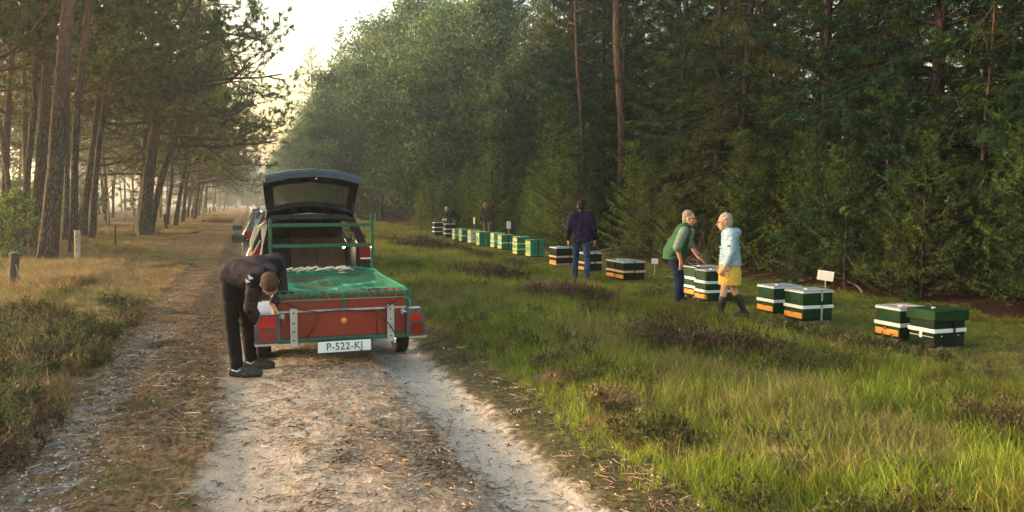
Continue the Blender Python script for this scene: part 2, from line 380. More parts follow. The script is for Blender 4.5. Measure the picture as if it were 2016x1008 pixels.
def conifer(name, H, z0, Lmax, nb, mats, droop=.5, tw=.45, K=9, nl=.085, nw=.02, seed=0, spread=.5, ndroop=.15, twig_droop=.25, tipup=.3, trunk_r=.13, dead=8, power=.9, dens=1.0, bare=0.0):
    r = np.random.default_rng(seed); T = Tubes()
    zz = np.linspace(-.3, H, 14); wob = np.cumsum(r.normal(0, .02, (14, 2)), 0); wob -= wob[1]
    ax = np.column_stack([wob, zz]); T.add(ax, trunk_r * np.clip(1 - zz / H, .03, 1) ** .8 + .004, 8, .1)
    def axis_at(z): return np.array([np.interp(z, zz, wob[:, 0]), np.interp(z, zz, wob[:, 1]), z])
    p0s = []; p1s = []
    for i in range(nb + dead):
        isdead = i >= nb
        z = z0 + (H - z0 - .1) * ((i + r.random()) / nb) ** 1.05 if not isdead else z0 * .3 + r.random() * (z0 + 2) * .8
        f = (z - z0) / (H - z0)
        L = Lmax * (max(0.0, 1 - f) ** power * .92 + .06) * (.65 + .5 * r.random())
        if isdead: L = Lmax * (.3 + .5 * r.random())
        az = i * 2.39996 + r.normal(0, .35); s = np.linspace(0, 1, 7)
        dr = np.array([math.cos(az), math.sin(az)]); dz = droop * (1 - .7 * f) * (.7 + .6 * r.random())
        rad = L * s * (1 - .15 * dz * s); h = L * ((.25 + .45 * f) * s - dz * s ** 1.6 + tipup * s ** 3) if not isdead else L * (-.1 * s - .25 * s * s)
        side = np.cumsum(r.normal(0, .03 * L, 7)); pd = np.array([-dr[1], dr[0]])
        B = np.column_stack([dr[0] * rad + pd[0] * side, dr[1] * rad + pd[1] * side, h]) + axis_at(z)
        T.add(B, np.linspace(.006 + .012 * L, .003, 7), 3)
        if isdead:
            for q in range(3):
                t = .4 + .5 * r.random(); b = np.array([np.interp(t, s, B[:, k]) for k in range(3)])
                e = b + np.append(dr * .2 + r.normal(0, .15, 2), r.normal(-.05, .08)) * L * .8
                T.add(np.stack([b, (b + e) / 2 + r.normal(0, .02, 3), e]), [.005, .004, .002], 3)
            continue
        n = max(4, int(L / .085 * dens)); t = np.linspace(.12 + bare * (1 - f), 1, n) + r.normal(0, .01, n); t = np.clip(t, 0.05, 1)
        bs = np.column_stack([np.interp(t, s, B[:, k]) for k in range(3)])
        d = np.column_stack([np.interp(t, s, np.gradient(B[:, k])) for k in range(3)]); d = nrm(d)
        sg = np.where(np.arange(n) % 2, 1, -1)[:, None]
        sd = nrm(np.cross(d, [0, 0, 1.])) * sg
        tl = (tw * (1 - t * .75) * min(1, .35 + L / Lmax) * (.6 + .7 * r.random(n)) + .06)[:, None]
        e = bs + nrm(d * .75 + sd * .9 + np.array([0, 0, -twig_droop]) + r.normal(0, .15, (n, 3))) * tl
        p0s.append(bs); p1s.append(e)
        m = bs + (e - bs) * .45; d2 = nrm(e - bs)                      # second-order twigs
        e2 = m + nrm(d2 + d * 1.1 + np.array([0, 0, -twig_droop]) + r.normal(0, .2, (n, 3))) * tl * .55
        e3 = m + nrm(d2 * 1.1 + sd * .3 - d * .4 + np.array([0, 0, -twig_droop * 1.6]) + r.normal(0, .2, (n, 3))) * tl * .5
        p0s += [m, m]; p1s += [e2, e3]
        p0s.append(B[2:-1]); p1s.append(B[3:])
    p0 = np.concatenate(p0s); p1 = np.concatenate(p1s)
    V = needle_tris(p0, p1, K, nl, nw, spread, ndroop, r)
    # thin twig wood inside the sprays
    sdv = nrm(np.cross(p1 - p0, r.normal(size=p0.shape))) * .003
    Vt = np.stack([p0 - sdv, p0 + sdv, p1], 1).reshape(-1, 3)
    tm = T.mesh(name + '_trunk', mats[0])
    cm = tris_mesh(name + '_crown', np.concatenate([V, Vt]), mats[1])
    return tm, cm
def pine_crown(name, z0, H, Lmax, nb, mats, seed=0, bias=(0, 0), trunk_r=.17, curve=None, wood=True, K=34, nl=.15, nw=.028, tuft_n=3.2, low=1.0, trunk=True, trunk_pts=None):
    """Scots pine: bare stem, stiff crooked limbs, needles in tufts at the twig ends"""
    r = np.random.default_rng(seed); T = Tubes()
    if trunk_pts is not None:
        tp = np.array(trunk_pts, float); zz = np.linspace(tp[0, 2], tp[-1, 2], 22)
        px = np.interp(zz, tp[:, 2], tp[:, 0]); py = np.interp(zz, tp[:, 2], tp[:, 1])
        ker = np.array([.25, .5, .25])
        for _ in range(3): px[1:-1] = np.convolve(px, ker, 'valid'); py[1:-1] = np.convolve(py, ker, 'valid')
    else:
        zz = np.linspace(-.3, H, 16); w = np.cumsum(r.normal(0, .06, (16, 2)), 0); w -= w[1]; px = w[:, 0] + bias[0] * .04 * zz; py = w[:, 1]
    ax = np.column_stack([px, py, zz])
    ln = len(zz)
    bumps = 1 + .05 * r.normal(size=ln)
    T.add(ax, (trunk_r * (np.clip(1 - zz / (H * 1.05), .05, 1) ** .65) + .25 * trunk_r * np.exp(-np.maximum(zz, 0) / .35)) * bumps, 10, .12)
    A = lambda z: np.array([np.interp(z, zz, px), np.interp(z, zz, py), z])
    p0s = []; p1s = []
    def limb(p, d, L, rad, depth, up):
        n = 6; P = [p]; dd = d.copy()
        for i in range(n - 1):
            dd = nrm(dd + r.normal(0, .22, 3) + np.array([0, 0, up])); P.append(P[-1] + dd * L / (n - 1))
        P = np.array(P); T.add(P, np.linspace(rad, rad * .35, n), 4 if depth == 0 else 3)
        if depth < 2:
            m = 5 if depth == 0 else 4
            for k in range(m):
                t = .3 + .7 * (k + r.random()) / m; i = min(n - 2, int(t * (n - 1))); q = P[i] + (P[i + 1] - P[i]) * r.random()
                sd = nrm(np.cross(dd, [0, 0, 1.])) * (1 if k % 2 else -1)
                limb(q, nrm(dd * .7 + sd * .8 + r.normal(0, .25, 3) + np.array([0, 0, .1])), L * (.42 if depth == 0 else .45) * (.7 + .6 * r.random()), rad * .45, depth + 1, .05)
        if depth >= 1:
            m = 4 if depth == 1 else 3
            for k in range(m):
                q = P[-1] if k == 0 else P[2 + r.integers(0, n - 2)]
                e = q + nrm(dd + r.normal(0, .55, 3) + np.array([0, 0, .3])) * (.14 + .14 * r.random())
                p0s.append(q); p1s.append(e)
    for i in range(nb):
        f = (i + r.random()) / nb; z = z0 + (H - z0) * f ** .9; az = i * 2.39996 + r.normal(0, .4)
        d = np.array([math.cos(az) + bias[0] * (1 - f), math.sin(az) + bias[1], .15 + .5 * f - .25 * (1 - f) * low]); L = Lmax * (1 - .75 * f ** 1.6) * (.6 + .6 * r.random()) * (1 + .35 * max(0, nrm(d)[0]) * abs(bias[0]))
        limb(A(z), nrm(d), L, .018 + .014 * L, 0, .04 + .05 * f)
    for i in range(7):                                                   # dead snags under the crown
        z = z0 * (.45 + .55 * r.random()); az = r.random() * 6.28; L = .5 + 1.6 * r.random(); q = A(z)
        P = [q]; dd = np.array([math.cos(az), math.sin(az), -.05])
        for k in range(4): dd = nrm(dd + r.normal(0, .25, 3)); P.append(P[-1] + dd * L / 4)
        T.add(np.array(P), np.linspace(.018, .004, 5), 3)
        for k in range(2): e = P[2 + k] + nrm(dd + r.normal(0, .7, 3)) * L * .35; T.add(np.array([P[2 + k], (P[2 + k] + e) / 2 + r.normal(0, .03, 3), e]), [.007, .005, .003], 3)
    p0 = np.array(p0s); p1 = np.array(p1s)
    V = needle_tris(p0, p1, K, nl, nw, .55, -.05, r)
    return T.mesh(name + '_trunk', mats[0]), tris_mesh(name + '_crown', V, mats[1])
def broadleaf(name, H, R, z0, mats, n_leaf=26000, leaf=.13, seed=0, trunk_r=.2, lean=0.0, clumps=60):
    r = np.random.default_rng(seed); T = Tubes(); zz = np.linspace(-.3, H * .85, 12); w = np.cumsum(r.normal(0, .09, (12, 2)), 0); w -= w[1]
    ax = np.column_stack([w[:, 0] + lean * zz, w[:, 1], zz]); T.add(ax, trunk_r * np.clip(1 - zz / H, .06, 1) ** .8 + .2 * trunk_r * np.exp(-np.maximum(zz, 0) / .4), 9, .15)
    cs = []; c0 = np.array([lean * H * .6, 0, 0])
    for i in range(clumps):
        f = (i + r.random()) / clumps; z = z0 + (H - z0) * f; rr = R * math.sqrt(max(.05, 1 - abs(2 * f - .85) ** 2.2)) * (.35 + .65 * r.random() ** .5); az = r.random() * 6.283
        c = np.array([math.cos(az) * rr, math.sin(az) * rr, z]) + c0 * f; cs.append(c)
        zb = max(z0 * .6, z - rr * (.5 + .5 * r.random())); b = np.array([np.interp(zb, zz, ax[:, 0]), np.interp(zb, zz, ax[:, 1]), zb])
        P = [b + (c - b) * t + r.normal(0, .10, 3) * R * .2 * math.sin(t * 3.14) + np.array([0, 0, -.35 * math.sin(t * 3.14)]) for t in np.linspace(0, 1, 6)]
        T.add(np.array(P), np.linspace(.02 + trunk_r * .22, .008, 6), 4)
        for k in range(3): e = c + r.normal(0, .5, 3) * R * .22; T.add(np.array([P[4], (P[4] + e) / 2 + r.normal(0, .04, 3), e]), [.012, .009, .004], 3)
    cs = np.array(cs); k = r.integers(0, clumps, n_leaf)
    off = r.normal(size=(n_leaf, 3)) * np.array([1, 1, .55]) * (R * .135 * (.7 + .6 * r.random(clumps))[k])[:, None]
    V = leaf_quads(cs[k] + off, leaf, r)
    return T.mesh(name + '_trunk', mats[0]), tris_mesh(name + '_crown', V, mats[1], 4)

BARK_PINE = barkmat('pine_bark', (.20, .135, .095), (.035, .024, .018), (.33, .18, .11), 4.5, 8.5)
BARK_SPRUCE = barkmat('spruce_bark', (.12, .085, .065), (.03, .022, .018), (.15, .10, .075), 6, 10)
BARK_LIGHT = barkmat('broadleaf_bark', (.16, .14, .11), (.05, .042, .035), (.2, .18, .15), 6, 10)
L_SPRUCE = leafmat('spruce_needles', (.03, .055, .014), (.09, .13, .024), (.16, .155, .036), .7, .18, patch=(.5, .75), clump=(.25, 1.75))
L_BLUE = leafmat('blue_spruce_needles', (.026, .062, .024), (.07, .13, .042), (.12, .14, .036), .7, .18, patch=(.6, .8))
L_LARCH = leafmat('larch_needles', (.075, .085, .018), (.16, .165, .034), (.15, .12, .03), .6, .3, patch=(.55, .75))
L_YOUNG = leafmat('young_conifer_needles', (.10, .165, .022), (.24, .30, .045), None, .9, .25)
L_PINE = leafmat('pine_needles', (.10, .12, .036), (.21, .225, .065), (.22, .18, .06), .5, .4, patch=(.55, .75))
L_OAK = leafmat('oak_leaves', (.055, .09, .025), (.11, .15, .04), (.15, .14, .04), .4, .3, patch=(.6, .85), isl=(.8, 1.2))
L_BEECH = leafmat('beech_leaves', (.09, .15, .02), (.2, .26, .05), None, 1.2, .4)

V_SPRUCE = [conifer('spruce_a', 15, .3, 3.3, 100, (BARK_SPRUCE, L_SPRUCE), seed=1, droop=.75, K=15, nl=.095, nw=.018, spread=.42, dens=1.1),
            conifer('spruce_b', 13, .4, 2.9, 95, (BARK_SPRUCE, L_SPRUCE), seed=2, droop=.5, tw=.5, K=15, nl=.095, nw=.018, spread=.42, dens=1.1, twig_droop=.5),
            conifer('spruce_c', 17, 1.2, 3.4, 105, (BARK_SPRUCE, L_BLUE), seed=3, droop=.85, K=13, nl=.10, nw=.02, twig_droop=.7, dead=20)]
V_LARCH = [conifer('larch_a', 14, .8, 3.3, 105, (BARK_SPRUCE, L_LARCH), seed=4, droop=1.0, tw=.55, K=13, nl=.08, nw=.015, spread=.45, twig_droop=1.1, ndroop=.3, tipup=.1, dead=16, power=.7),
           conifer('larch_b', 16, 2.4, 3.4, 100, (BARK_SPRUCE, L_LARCH), seed=5, droop=.8, tw=.6, K=13, nl=.08, nw=.015, spread=.45, twig_droop=1.2, ndroop=.3, tipup=.1, dead=20, power=.6)]
V_YOUNG = [conifer('young_a', 4.6, .12, 1.35, 80, (BARK_SPRUCE, L_YOUNG), seed=6, droop=.15, tw=.3, K=9, nl=.07, nw=.013, tipup=.2, trunk_r=.05, dead=0, power=.8),
           conifer('young_b', 3.2, .12, 1.1, 62, (BARK_SPRUCE, L_SPRUCE), seed=7, droop=.1, tw=.3, K=10, nl=.08, nw=.012, tipup=.35, trunk_r=.045, dead=0, power=.7, twig_droop=-.1)]
V_PINE = [pine_crown('pine_a', 4.6, 15, 3.9, 32, (BARK_PINE, L_PINE), seed=11, bias=(.5, 0), trunk_r=.13),
          pine_crown('pine_b', 5.8, 16, 3.6, 30, (BARK_PINE, L_PINE), seed=12, bias=(.2, 0), trunk_r=.12),
          pine_crown('pine_c', 3.0, 14.5, 4.6, 36, (BARK_PINE, L_PINE), seed=13, bias=(.9, -.1), trunk_r=.14, low=1.4)]
V_YPINE = [pine_crown('young_pine', .5, 4.6, 1.1, 17, (BARK_PINE, L_BLUE), seed=14, trunk_r=.045, K=30, nl=.09, nw=.012, low=-1.2)]
V_OAK = [broadleaf('oak_a', 13, 4.6, 1.2, (BARK_LIGHT, L_OAK), 34000, .17, 21, .22, clumps=58),
         broadleaf('oak_b', 11, 3.8, .8, (BARK_LIGHT, L_OAK), 26000, .16, 22, .16, .08, clumps=46)]
V_SHRUB = [broadleaf('shrub', 1.9, .85, .15, (BARK_LIGHT, L_BEECH), 3600, .075, 23, .02, clumps=26)]
V_BEECH = [broadleaf('beech_sapling', 6.5, 1.8, 3.4, (BARK_LIGHT, L_BEECH), 5200, .09, 24, .05, clumps=30)]

def plant(kind, variant, x, y, rz, s, label, cat, group=None, lean=(0, 0), sz=1.0):
    tm, cm = variant
    t = thing(kind, label, cat, (x, y, ghf(x, y) - .02), rz, group)
    t.scale = (s, s, s * sz); t.rotation_euler = (lean[0], lean[1], rz)
    mob('trunk' if cat == 'tree' else 'stem', tm, t); mob('crown', cm, t); return t
# ================================================================== FOREST
rf = random.Random(5)
marks = [(2.5, 'beyond the right-hand picture edge'), (6.2, 'at the right photo edge past the nearest hives'), (8.3, 'behind the nearest pair of dark hives'), (10.6, 'behind the white sign and its pair of hives'), (13.2, 'behind the woman in the yellow skirt'),
         (15.6, 'behind the man in the green vest'), (18.5, 'behind the hives with salmon bands'), (22.5, 'behind the walking man in jeans'), (27, 'behind the nearest pale green hives'), (31.5, 'behind the middle of the pale green hives'),
         (36, 'behind the man in the dark hood'), (42, 'behind the two black and white hives'), (48, 'behind the far bending man'), (56, 'where the grass verge narrows')]
def where(y):
    return min(marks, key=lambda m: abs(m[0] - y))[1]
SP = {'spruce': ('dark drooping spruce', V_SPRUCE), 'larch': ('feathery yellowish larch', V_LARCH), 'young': ('short young conifer with fresh green shoots', V_YOUNG), 'oak': ('broad grey-green oak', V_OAK)}
used = {}
def label_for(kind, y, row):
    k = (kind, where(y), row)
    used[k] = used.get(k, 0) + 1
    rowt = ['front row', 'second row'][row]
    extra = ['', ', further left', ', still further left', ', tucked in'][min(3, used[k] - 1)]
    return '%s %s %s%s' % (SP[kind][0], rowt, where(y), extra)
GR = 'trees at the right-hand forest edge'
def rtree(kind, x, y, s, row, vi=None, sz=1.0, lab=None, nm=None):
    vs = SP[kind][1]; v = vs[rf.randrange(len(vs)) if vi is None else vi]
    nm = nm or {'spruce': 'spruce_tree', 'larch': 'larch_tree', 'young': 'young_conifer', 'oak': 'oak_tree'}[kind]
    return plant(nm, v, x, y, rf.random() * 6.28, s, lab or label_for(kind, y, row), 'tree', GR, (rf.uniform(-.02, .02), rf.uniform(-.02, .02)), sz)
# front row, chosen to follow the species seen in the photograph
front = [('spruce', 12.6, 4.2, 1.0, 1), ('spruce', 13.0, 7.0, 1.0, 0), ('spruce', 12.6, 9.6, 1.05, 1), ('spruce', 13.2, 12.0, 1.1, 2), ('spruce', 12.6, 14.6, 1.0, 1),
         ('larch', 12.2, 17.4, 1.0, 0), ('spruce', 13.2, 19.8, 1.1, 0), ('spruce', 13.6, 22.6, 1.0, 1), ('spruce', 12.9, 25.8, .9, 0), ('spruce', 13.6, 28.6, 1.1, 1),
         ('spruce', 13.8, 31.5, 1.0, 2), ('spruce', 14.5, 35, .95, 0), ('oak', 15.0, 40, .9, 1), ('spruce', 15.5, 44, 1.0, 1), ('oak', 15.2, 50, 1.15, 0), ('oak', 14.4, 57, 1.5, 1), ('oak', 14.6, 66, 1.45, 0), ('spruce', 11.6, 72, 1.3, 0)]
for k, x, y, s, vi in front: rtree(k, x, y, s, 0, vi)
for x, y, s, vi, lab in [(11.0, 26.5, 1.25, 0, 'bright green young spruce behind the gap before the walking man'), (10.9, 10.2, .95, 1, 'young conifer with upright shoots behind the white sign'),
                         (11.2, 12.8, 1.05, 1, 'young conifer right of the woman in the pale blue jacket'), (10.9, 7.6, .7, 1, 'low young conifer just behind the nearest hives'), (11.4, 15.8, .75, 0, 'young spruce left of the man in the green vest'),
                         (11.3, 21.5, .8, 0, 'small young spruce right of the walking man'), (12.6, 37.5, 1.0, 1, 'pale young conifer behind the man in the dark hood'), (12.4, 31.0, .8, 0, 'young spruce behind the pale green hives'),
                         (10.8, 18.4, .55, 1, 'knee-high young conifer behind the salmon-banded hives'), (11.9, 5.2, .85, 1, 'young conifer low at the right edge of the photo'), (13.4, 47, 1.0, 0, 'young conifer left of the far bending man')]:
    rtree('young', x, y, s, 0, vi, lab=lab)
yy_ = 4.0; ni = 0
while yy_ < 52:
    plant('young_conifer', V_YOUNG[rf.randrange(2)], rf.uniform(10.4, 12.9), yy_, rf.random() * 6.28, rf.uniform(.55, 1.05), '%s small conifer %s' % (['bushy', 'slim', 'leaning', 'dense', 'low', 'ragged', 'drooping'][ni % 7], where(yy_)), 'tree', 'young conifers along the foot of the right-hand wood')
    yy_ += rf.uniform(.7, 1.3); ni += 1
plant('young_pine', V_YPINE[0], 11.6, 11.6, .3, .9, 'young pine with blue-green needle tufts behind the white sign', 'tree', GR)
plant('young_pine', V_YPINE[0], 11.9, 9.0, 2.3, .8, 'young pine with needle tufts between the sign and the nearest hives', 'tree', GR)
plant('beech_tree', V_BEECH[0], 12.2, 6.6, 1.0, .85, 'light green beech sapling leaning in at the right photo edge', 'tree', GR)
for x0, gap, row in [(15.8, 2.9, 1), (18.6, 3.1, 2), (21.8, 3.3, 2), (25.5, 3.6, 2), (30, 4.5, 2)]:
    y = 1.0
    while y < 62:
        kind = rf.choice(['spruce', 'spruce', 'larch'])
        xx, yy, ss = x0 + rf.uniform(-.8, .8), y, rf.uniform(.9, 1.2)
        rtree(kind, xx, yy, ss, 1, lab=(None if row == 1 else 'tall dark conifer deep in the shaded wood right of the track'))
        y += gap * rf.uniform(.85, 1.2)
for x0, gap in [(12.2, 6.5), (15.5, 7), (20, 8)]:
    y = 72.0
    while y < 230:
        kind = rf.choice(['oak', 'spruce', 'larch', 'oak'])
        rtree(kind, x0 + rf.uniform(-1.2, 1.0) - (y > 110) * 2.5, y, rf.uniform(1.1, 1.6), 1, lab='hazy tree on the right side of the far stretch of the track')
        y += gap * rf.uniform(.8, 1.25) * (1 + y / 300)
rtree('spruce', 9.9, 90, 1.45, 0, 0, lab='tall pointed spruce standing above the hazy trees at the sky gap')
for x, y in [(2, 245), (-4, 250), (8, 240), (-9, 246), (-1, 262), (5, 258), (-14, 252)]:
    rtree('oak', x, y, rf.uniform(.9, 1.2), 1, lab='faint hazy tree closing the far end of the track')

# slim pines standing in the right-hand wood
def hero_pine(pix, Y, rad, z0, H, Lmax, nb, seed, label, bias=(.3, 0), top=(.0, 0), K=25, group=None, mats=None, name='pine_tree', low=1.0):
    """stem follows the photographed one: pix = points along it, all in the plane y = Y"""
    x0, _ = AY(pix[0][0], pix[0][1], Y); z_ = ghf(x0, Y)
    pts = [(0, 0, -.3)]
    for u, v in pix[1:]:
        X, Z = AY(u, v, Y); pts.append((X - x0, 0.15 * math.sin(Z), Z - z_))
    lx, ly, lz = pts[-1]
    if lz < H: pts.append((lx + top[0] * (H - lz), ly + top[1] * (H - lz), H))
    tm, cm = pine_crown('pine', z0, H, Lmax, nb, mats or (BARK_PINE, L_PINE), seed=seed, bias=bias, trunk_r=rad, trunk_pts=pts, K=K, low=low)
    t = thing(name, label, 'tree', (x0, Y, z_), 0, group); mob('trunk', tm, t); mob('crown', cm, t); return t
GP = 'slim pines in the right-hand wood'
hero_pine([(1226, 505), (1224, 300), (1223, 233), (1214, 124), (1214, 0)], 25, .17, 9, 15, 2.6, 14, 31, 'tall reddish pine stem lit by low light right of the walking man', group=GP)
hero_pine([(1156, 480), (1154, 367), (1143, 250), (1137, 120), (1134, 20)], 27, .09, 7.5, 12, 2.2, 11, 32, 'thin grey leaning stem just behind the walking man', group=GP)
hero_pine([(1256, 500), (1254, 300), (1250, 180), (1252, 20)], 31, .13, 9, 15, 2.4, 10, 33, 'dark slim pine stem deeper in the wood beside the reddish stem', group=GP)
hero_pine([(1942, 560), (1940, 300), (1942, 120), (1946, 0)], 10.2, .045, 6.2, 9, 1.6, 8, 34, 'thin pale straight stem near the right edge of the photo', group=GP)
# left-hand pines
GL = 'tall pines left of the track'
hero_pine([(88, 520), (110, 321), (123, 187), (126, 70), (131, 27), (142, 0)], 23.7, .235, 8.5, 16, 4.0, 20, 41, 'thick dark pine trunk with a kink near the top, behind the green bush', bias=(.5, 0), group=GL)
hero_pine([(70, 470), (80, 321), (91, 214), (99, 0)], 30.5, .21, 9, 17, 3.8, 18, 42, 'straight thick pine just left of the kinked dark trunk', bias=(.3, 0), group=GL)
hero_pine([(142, 508), (146, 343), (150, 230), (161, 134), (171, 43), (178, 0)], 26.1, .12, 7.5, 15, 3.4, 16, 43, 'slender pink-barked pine beside the pale stump post', bias=(.6, 0), group=GL)
hero_pine([(161, 450), (171, 353), (185, 300), (187, 230), (198, 177)], 40, .16, 6, 14, 3.8, 18, 44, 'crooked pine bending right above the pole, behind the pink pine', bias=(.6, 0), top=(.1, 0), group=GL)
hero_pine([(8, 455), (12, 300), (21, 107), (27, 0)], 37, .15, 9, 16, 3.2, 14, 45, 'leftmost pine cut by the photo edge, curving right', bias=(.1, 0), group=GL)
hero_pine([(54, 450), (50, 250), (46, 130), (44, 20)], 41, .15, 8, 16, 3.2, 14, 46, 'grey pine second from the left photo edge', bias=(.1, 0), group=GL)
hero_pine([(128, 460), (130, 380), (134, 200), (138, 60)], 36, .12, 8, 15, 3.2, 14, 47, 'dark pine seen between the kinked trunk and the pink pine', bias=(.2, 0), group=GL)
hero_pine([(281, 456), (292, 348), (303, 268), (316, 205)], 42, .30, 4.6, 17, 4.3, 26, 48, 'thick left stem of the leaning pine pair by the fence posts', bias=(1.0, -.05), top=(.09, 0), K=32, group=GL, low=1.3)
hero_pine([(290, 455), (321, 332), (343, 278), (359, 246)], 42.5, .19, 4.4, 15.5, 3.9, 26, 49, 'slimmer right stem of the pair, leaning over towards the track', bias=(1.1, -.05), top=(.16, 0), K=32, group=GL, low=1.4)
hero_pine([(343, 442), (356, 370), (370, 305)], 56, .15, 5.5, 14, 3.8, 20, 50, 'thin dark pine leaning right beyond the leaning pair', bias=(1.0, 0), top=(.12, 0), K=32, group=GL, low=1.3)
for i, (x, y, s, v) in enumerate([(-7.4, 31, 1.0, 1), (-4.9, 35, 1.0, 0), (-6.8, 46, 1.05, 2), (-5.2, 50, 1.1, 2), (-5.0, 62, 1.15, 2), (-5.3, 70, 1.1, 0), (-5.0, 78, 1.15, 2), (-5.3, 87, 1.1, 2), (-5.0, 97, 1.15, 0), (-5.2, 108, 1.1, 2), (-5, 120, 1.2, 2), (-5.1, 134, 1.1, 0), (-5, 150, 1.2, 2), (-5, 168, 1.1, 2), (-5, 188, 1.2, 0), (-5, 210, 1.1, 2)]):
    lab = 'pine with spreading branches along the fence, %s' % (['left of the pink-barked pine', 'just before the leaning pair', 'behind the leaning pair', 'right behind the leaning pair'][i] if i < 4 else ['nearest', 'second nearest', 'third nearest', 'fourth nearest', 'fifth nearest', 'sixth nearest', 'sixth farthest', 'fifth farthest', 'fourth farthest', 'third farthest', 'second farthest', 'farthest'][i - 4] + ' beyond the pair')
    plant('pine_tree', V_PINE[v], x - rf.uniform(0, 2.2), y + rf.uniform(-2, 2), rf.uniform(-.35, .35), s * rf.uniform(.88, 1.08), lab, 'tree', GL, (rf.uniform(-.07, .07), rf.uniform(.0, .13)))
for x0, gap in [(-8.8, 5.5), (-12.5, 6.5), (-17, 7), (-22, 7)]:
    y = 18.0
    while y < 170:
        plant('pine_tree', V_PINE[rf.randrange(2)], x0 + rf.uniform(-1.2, 1.2), y, rf.random() * 6.28, rf.uniform(.8, 1.08), 'pine trunk standing among others inside the open wood left of the fence', 'tree', 'pines inside the left-hand wood', (rf.uniform(-.05, .05), rf.uniform(-.05, .05)))
        y += gap * rf.uniform(.7, 1.5) * (1 + y / 90)
# shrubs
plant('leafy_shrub', V_SHRUB[0], *G(36, 516), 0, .85, 'bright green leafy bush in front of the thick pine trunks', 'shrub', 'shrubs at the left', sz=1.15)
plant('leafy_shrub', V_SHRUB[0], *G(8, 510), 2, .8, 'lower green bush at the left photo edge', 'shrub', 'shrubs at the left')
for i in range(46):
    y = rf.uniform(32, 125); x = -rf.uniform(9.5, 26) - (y - 34) * .14
    plant('leafy_shrub', V_SHRUB[0], x, y, rf.random() * 6, rf.uniform(1.0, 3.0), 'green undergrowth bush between the far pine trunks', 'shrub', 'undergrowth in the left wood')

# ================================================================== GRASS, HEATHER, LITTER
def blade_tuft(n, h, w, bend, r, spread, mat, seg=3, name='tuft'):
    V = []; F = []
    for i in range(n):
        az = r.random() * 6.283; p = r.normal(0, spread, 2); hh = h * (.45 + .75 * r.random()); lean = bend * (.2 + r.random()); d = np.array([math.cos(az), math.sin(az)]); q = np.array([-d[1], d[0]])
        tw = r.random() * 1.5; q = q * math.cos(tw) + d * math.sin(tw); b0 = len(V)
        for k in range(seg + 1):
            t = k / seg; c = p + d * lean * hh * t ** 2; z = hh * t * (1 - .35 * lean * t); ww = w * (1 - t) ** .7 * .5
            if k < seg: V += [(c[0] - q[0] * ww, c[1] - q[1] * ww, z - .02), (c[0] + q[0] * ww, c[1] + q[1] * ww, z - .02)]
            else: V.append((c[0], c[1], z - .02))
        for k in range(seg - 1): a = b0 + 2 * k; F += [(a, a + 1, a + 3), (a, a + 3, a + 2)]
        a = b0 + 2 * (seg - 1); F.append((a, a + 1, a + 2))
    return fastmesh(name, V, F, mat)
GREEN = leafmat('green_grass', (.13, .175, .022), (.27, .31, .04), (.33, .26, .09), .55, .35, .5, patch=(.52, .68), clump=(.8, 1.2))
DRY = leafmat('dry_grass', (.40, .30, .14), (.28, .19, .085), (.20, .19, .06), .6, .3, .6, patch=(.5, .7), clump=(.8, 1.2))
RUST = leafmat('rusty_grass', (.22, .11, .035), (.13, .09, .03), None, 1.5, .3)
HEATH = leafmat('heather_twigs', (.04, .026, .016), (.095, .062, .036), (.17, .105, .07), 2.5, .1, .8, patch=(.48, .66))
HEATHG = leafmat('heather_green', (.065, .07, .022), (.13, .125, .04), (.24, .15, .09), 2.5, .1, .8, patch=(.55, .72))
rg = np.random.default_rng(99)
tg = [blade_tuft(16, .26, .0075, .9, rg, .045, GREEN) for _ in range(6)] + [blade_tuft(20, .13, .006, 1.0, rg, .05, GREEN) for _ in range(3)]
td = [blade_tuft(18, .24, .0055, .9, rg, .05, DRY) for _ in range(4)]
tr_ = [blade_tuft(18, .30, .006, .7, rg, .05, RUST) for _ in range(2)]
def field(n, x0, x1, y0, y1, pw):
    """random points, denser close to the camera"""
    t = rg.random(n); y = y0 + (y1 - y0) * t ** pw; x = x0 + (x1 - x0) * rg.random(n); return x, y
def base_pts(x, y): return np.column_stack([x, y, gh(x, y)])
def rots(n, tilt=.15): return np.column_stack([rg.normal(0, tilt, n), rg.normal(0, tilt, n), rg.random(n) * 6.283])
# right verge
x, y = field(85000, 1.75, 11.2, 1.2, 85, 2.3)
edge = 1.93 + .22 * (fbm(x * 0 + 3, y * 1.2) - .5) + .1 * (vnoise(x * 0 + 3, y * 7) - .5)
nd = fbm(x * .45 + 30, y * .45); keep = (x > edge) & (x < 11.4 - 1.2 * vnoise(x * 1.3, y * 1.3)); keep &= (rg.random(len(x)) < np.clip((x - edge) * 2.2 + .22, 0, 1))
x, y, nd, edge = x[keep], y[keep], nd[keep], edge[keep]
hs = np.clip(.28 + (x - edge) * .55, .25, 1.0) * (.7 + .5 * fbm(x * .8, y * .8)) * (1 - .35 * sstep(x, 6.2, 7.5)) * (1 + y / 70)
dryish = (fbm(x * .55 + 60, y * .4) + .10 * bump(x, 3.2, 1.5) + .12 * sstep(y, 9, 24) * (x < 6.0)); kindr = rg.random(len(x))
vi = rg.integers(0, 6, len(x)); vi = np.where((hs < .4) | (x > 6.3), rg.integers(6, 9, len(x)), vi)
vi = np.where((dryish > .60) & (kindr < .6) & (x < 6.8), rg.integers(9, 13, len(x)), vi); vi = np.where((dryish < .44) & (kindr < .30) & (x < 6.2) | (kindr < .03), rg.integers(13, 15, len(x)), vi)
scatter('verge_grass', base_pts(x, y), rots(len(x)), hs * .88, vi, tg + td + tr_, 'tall mixed green and tan grass on the right verge', 'grass')
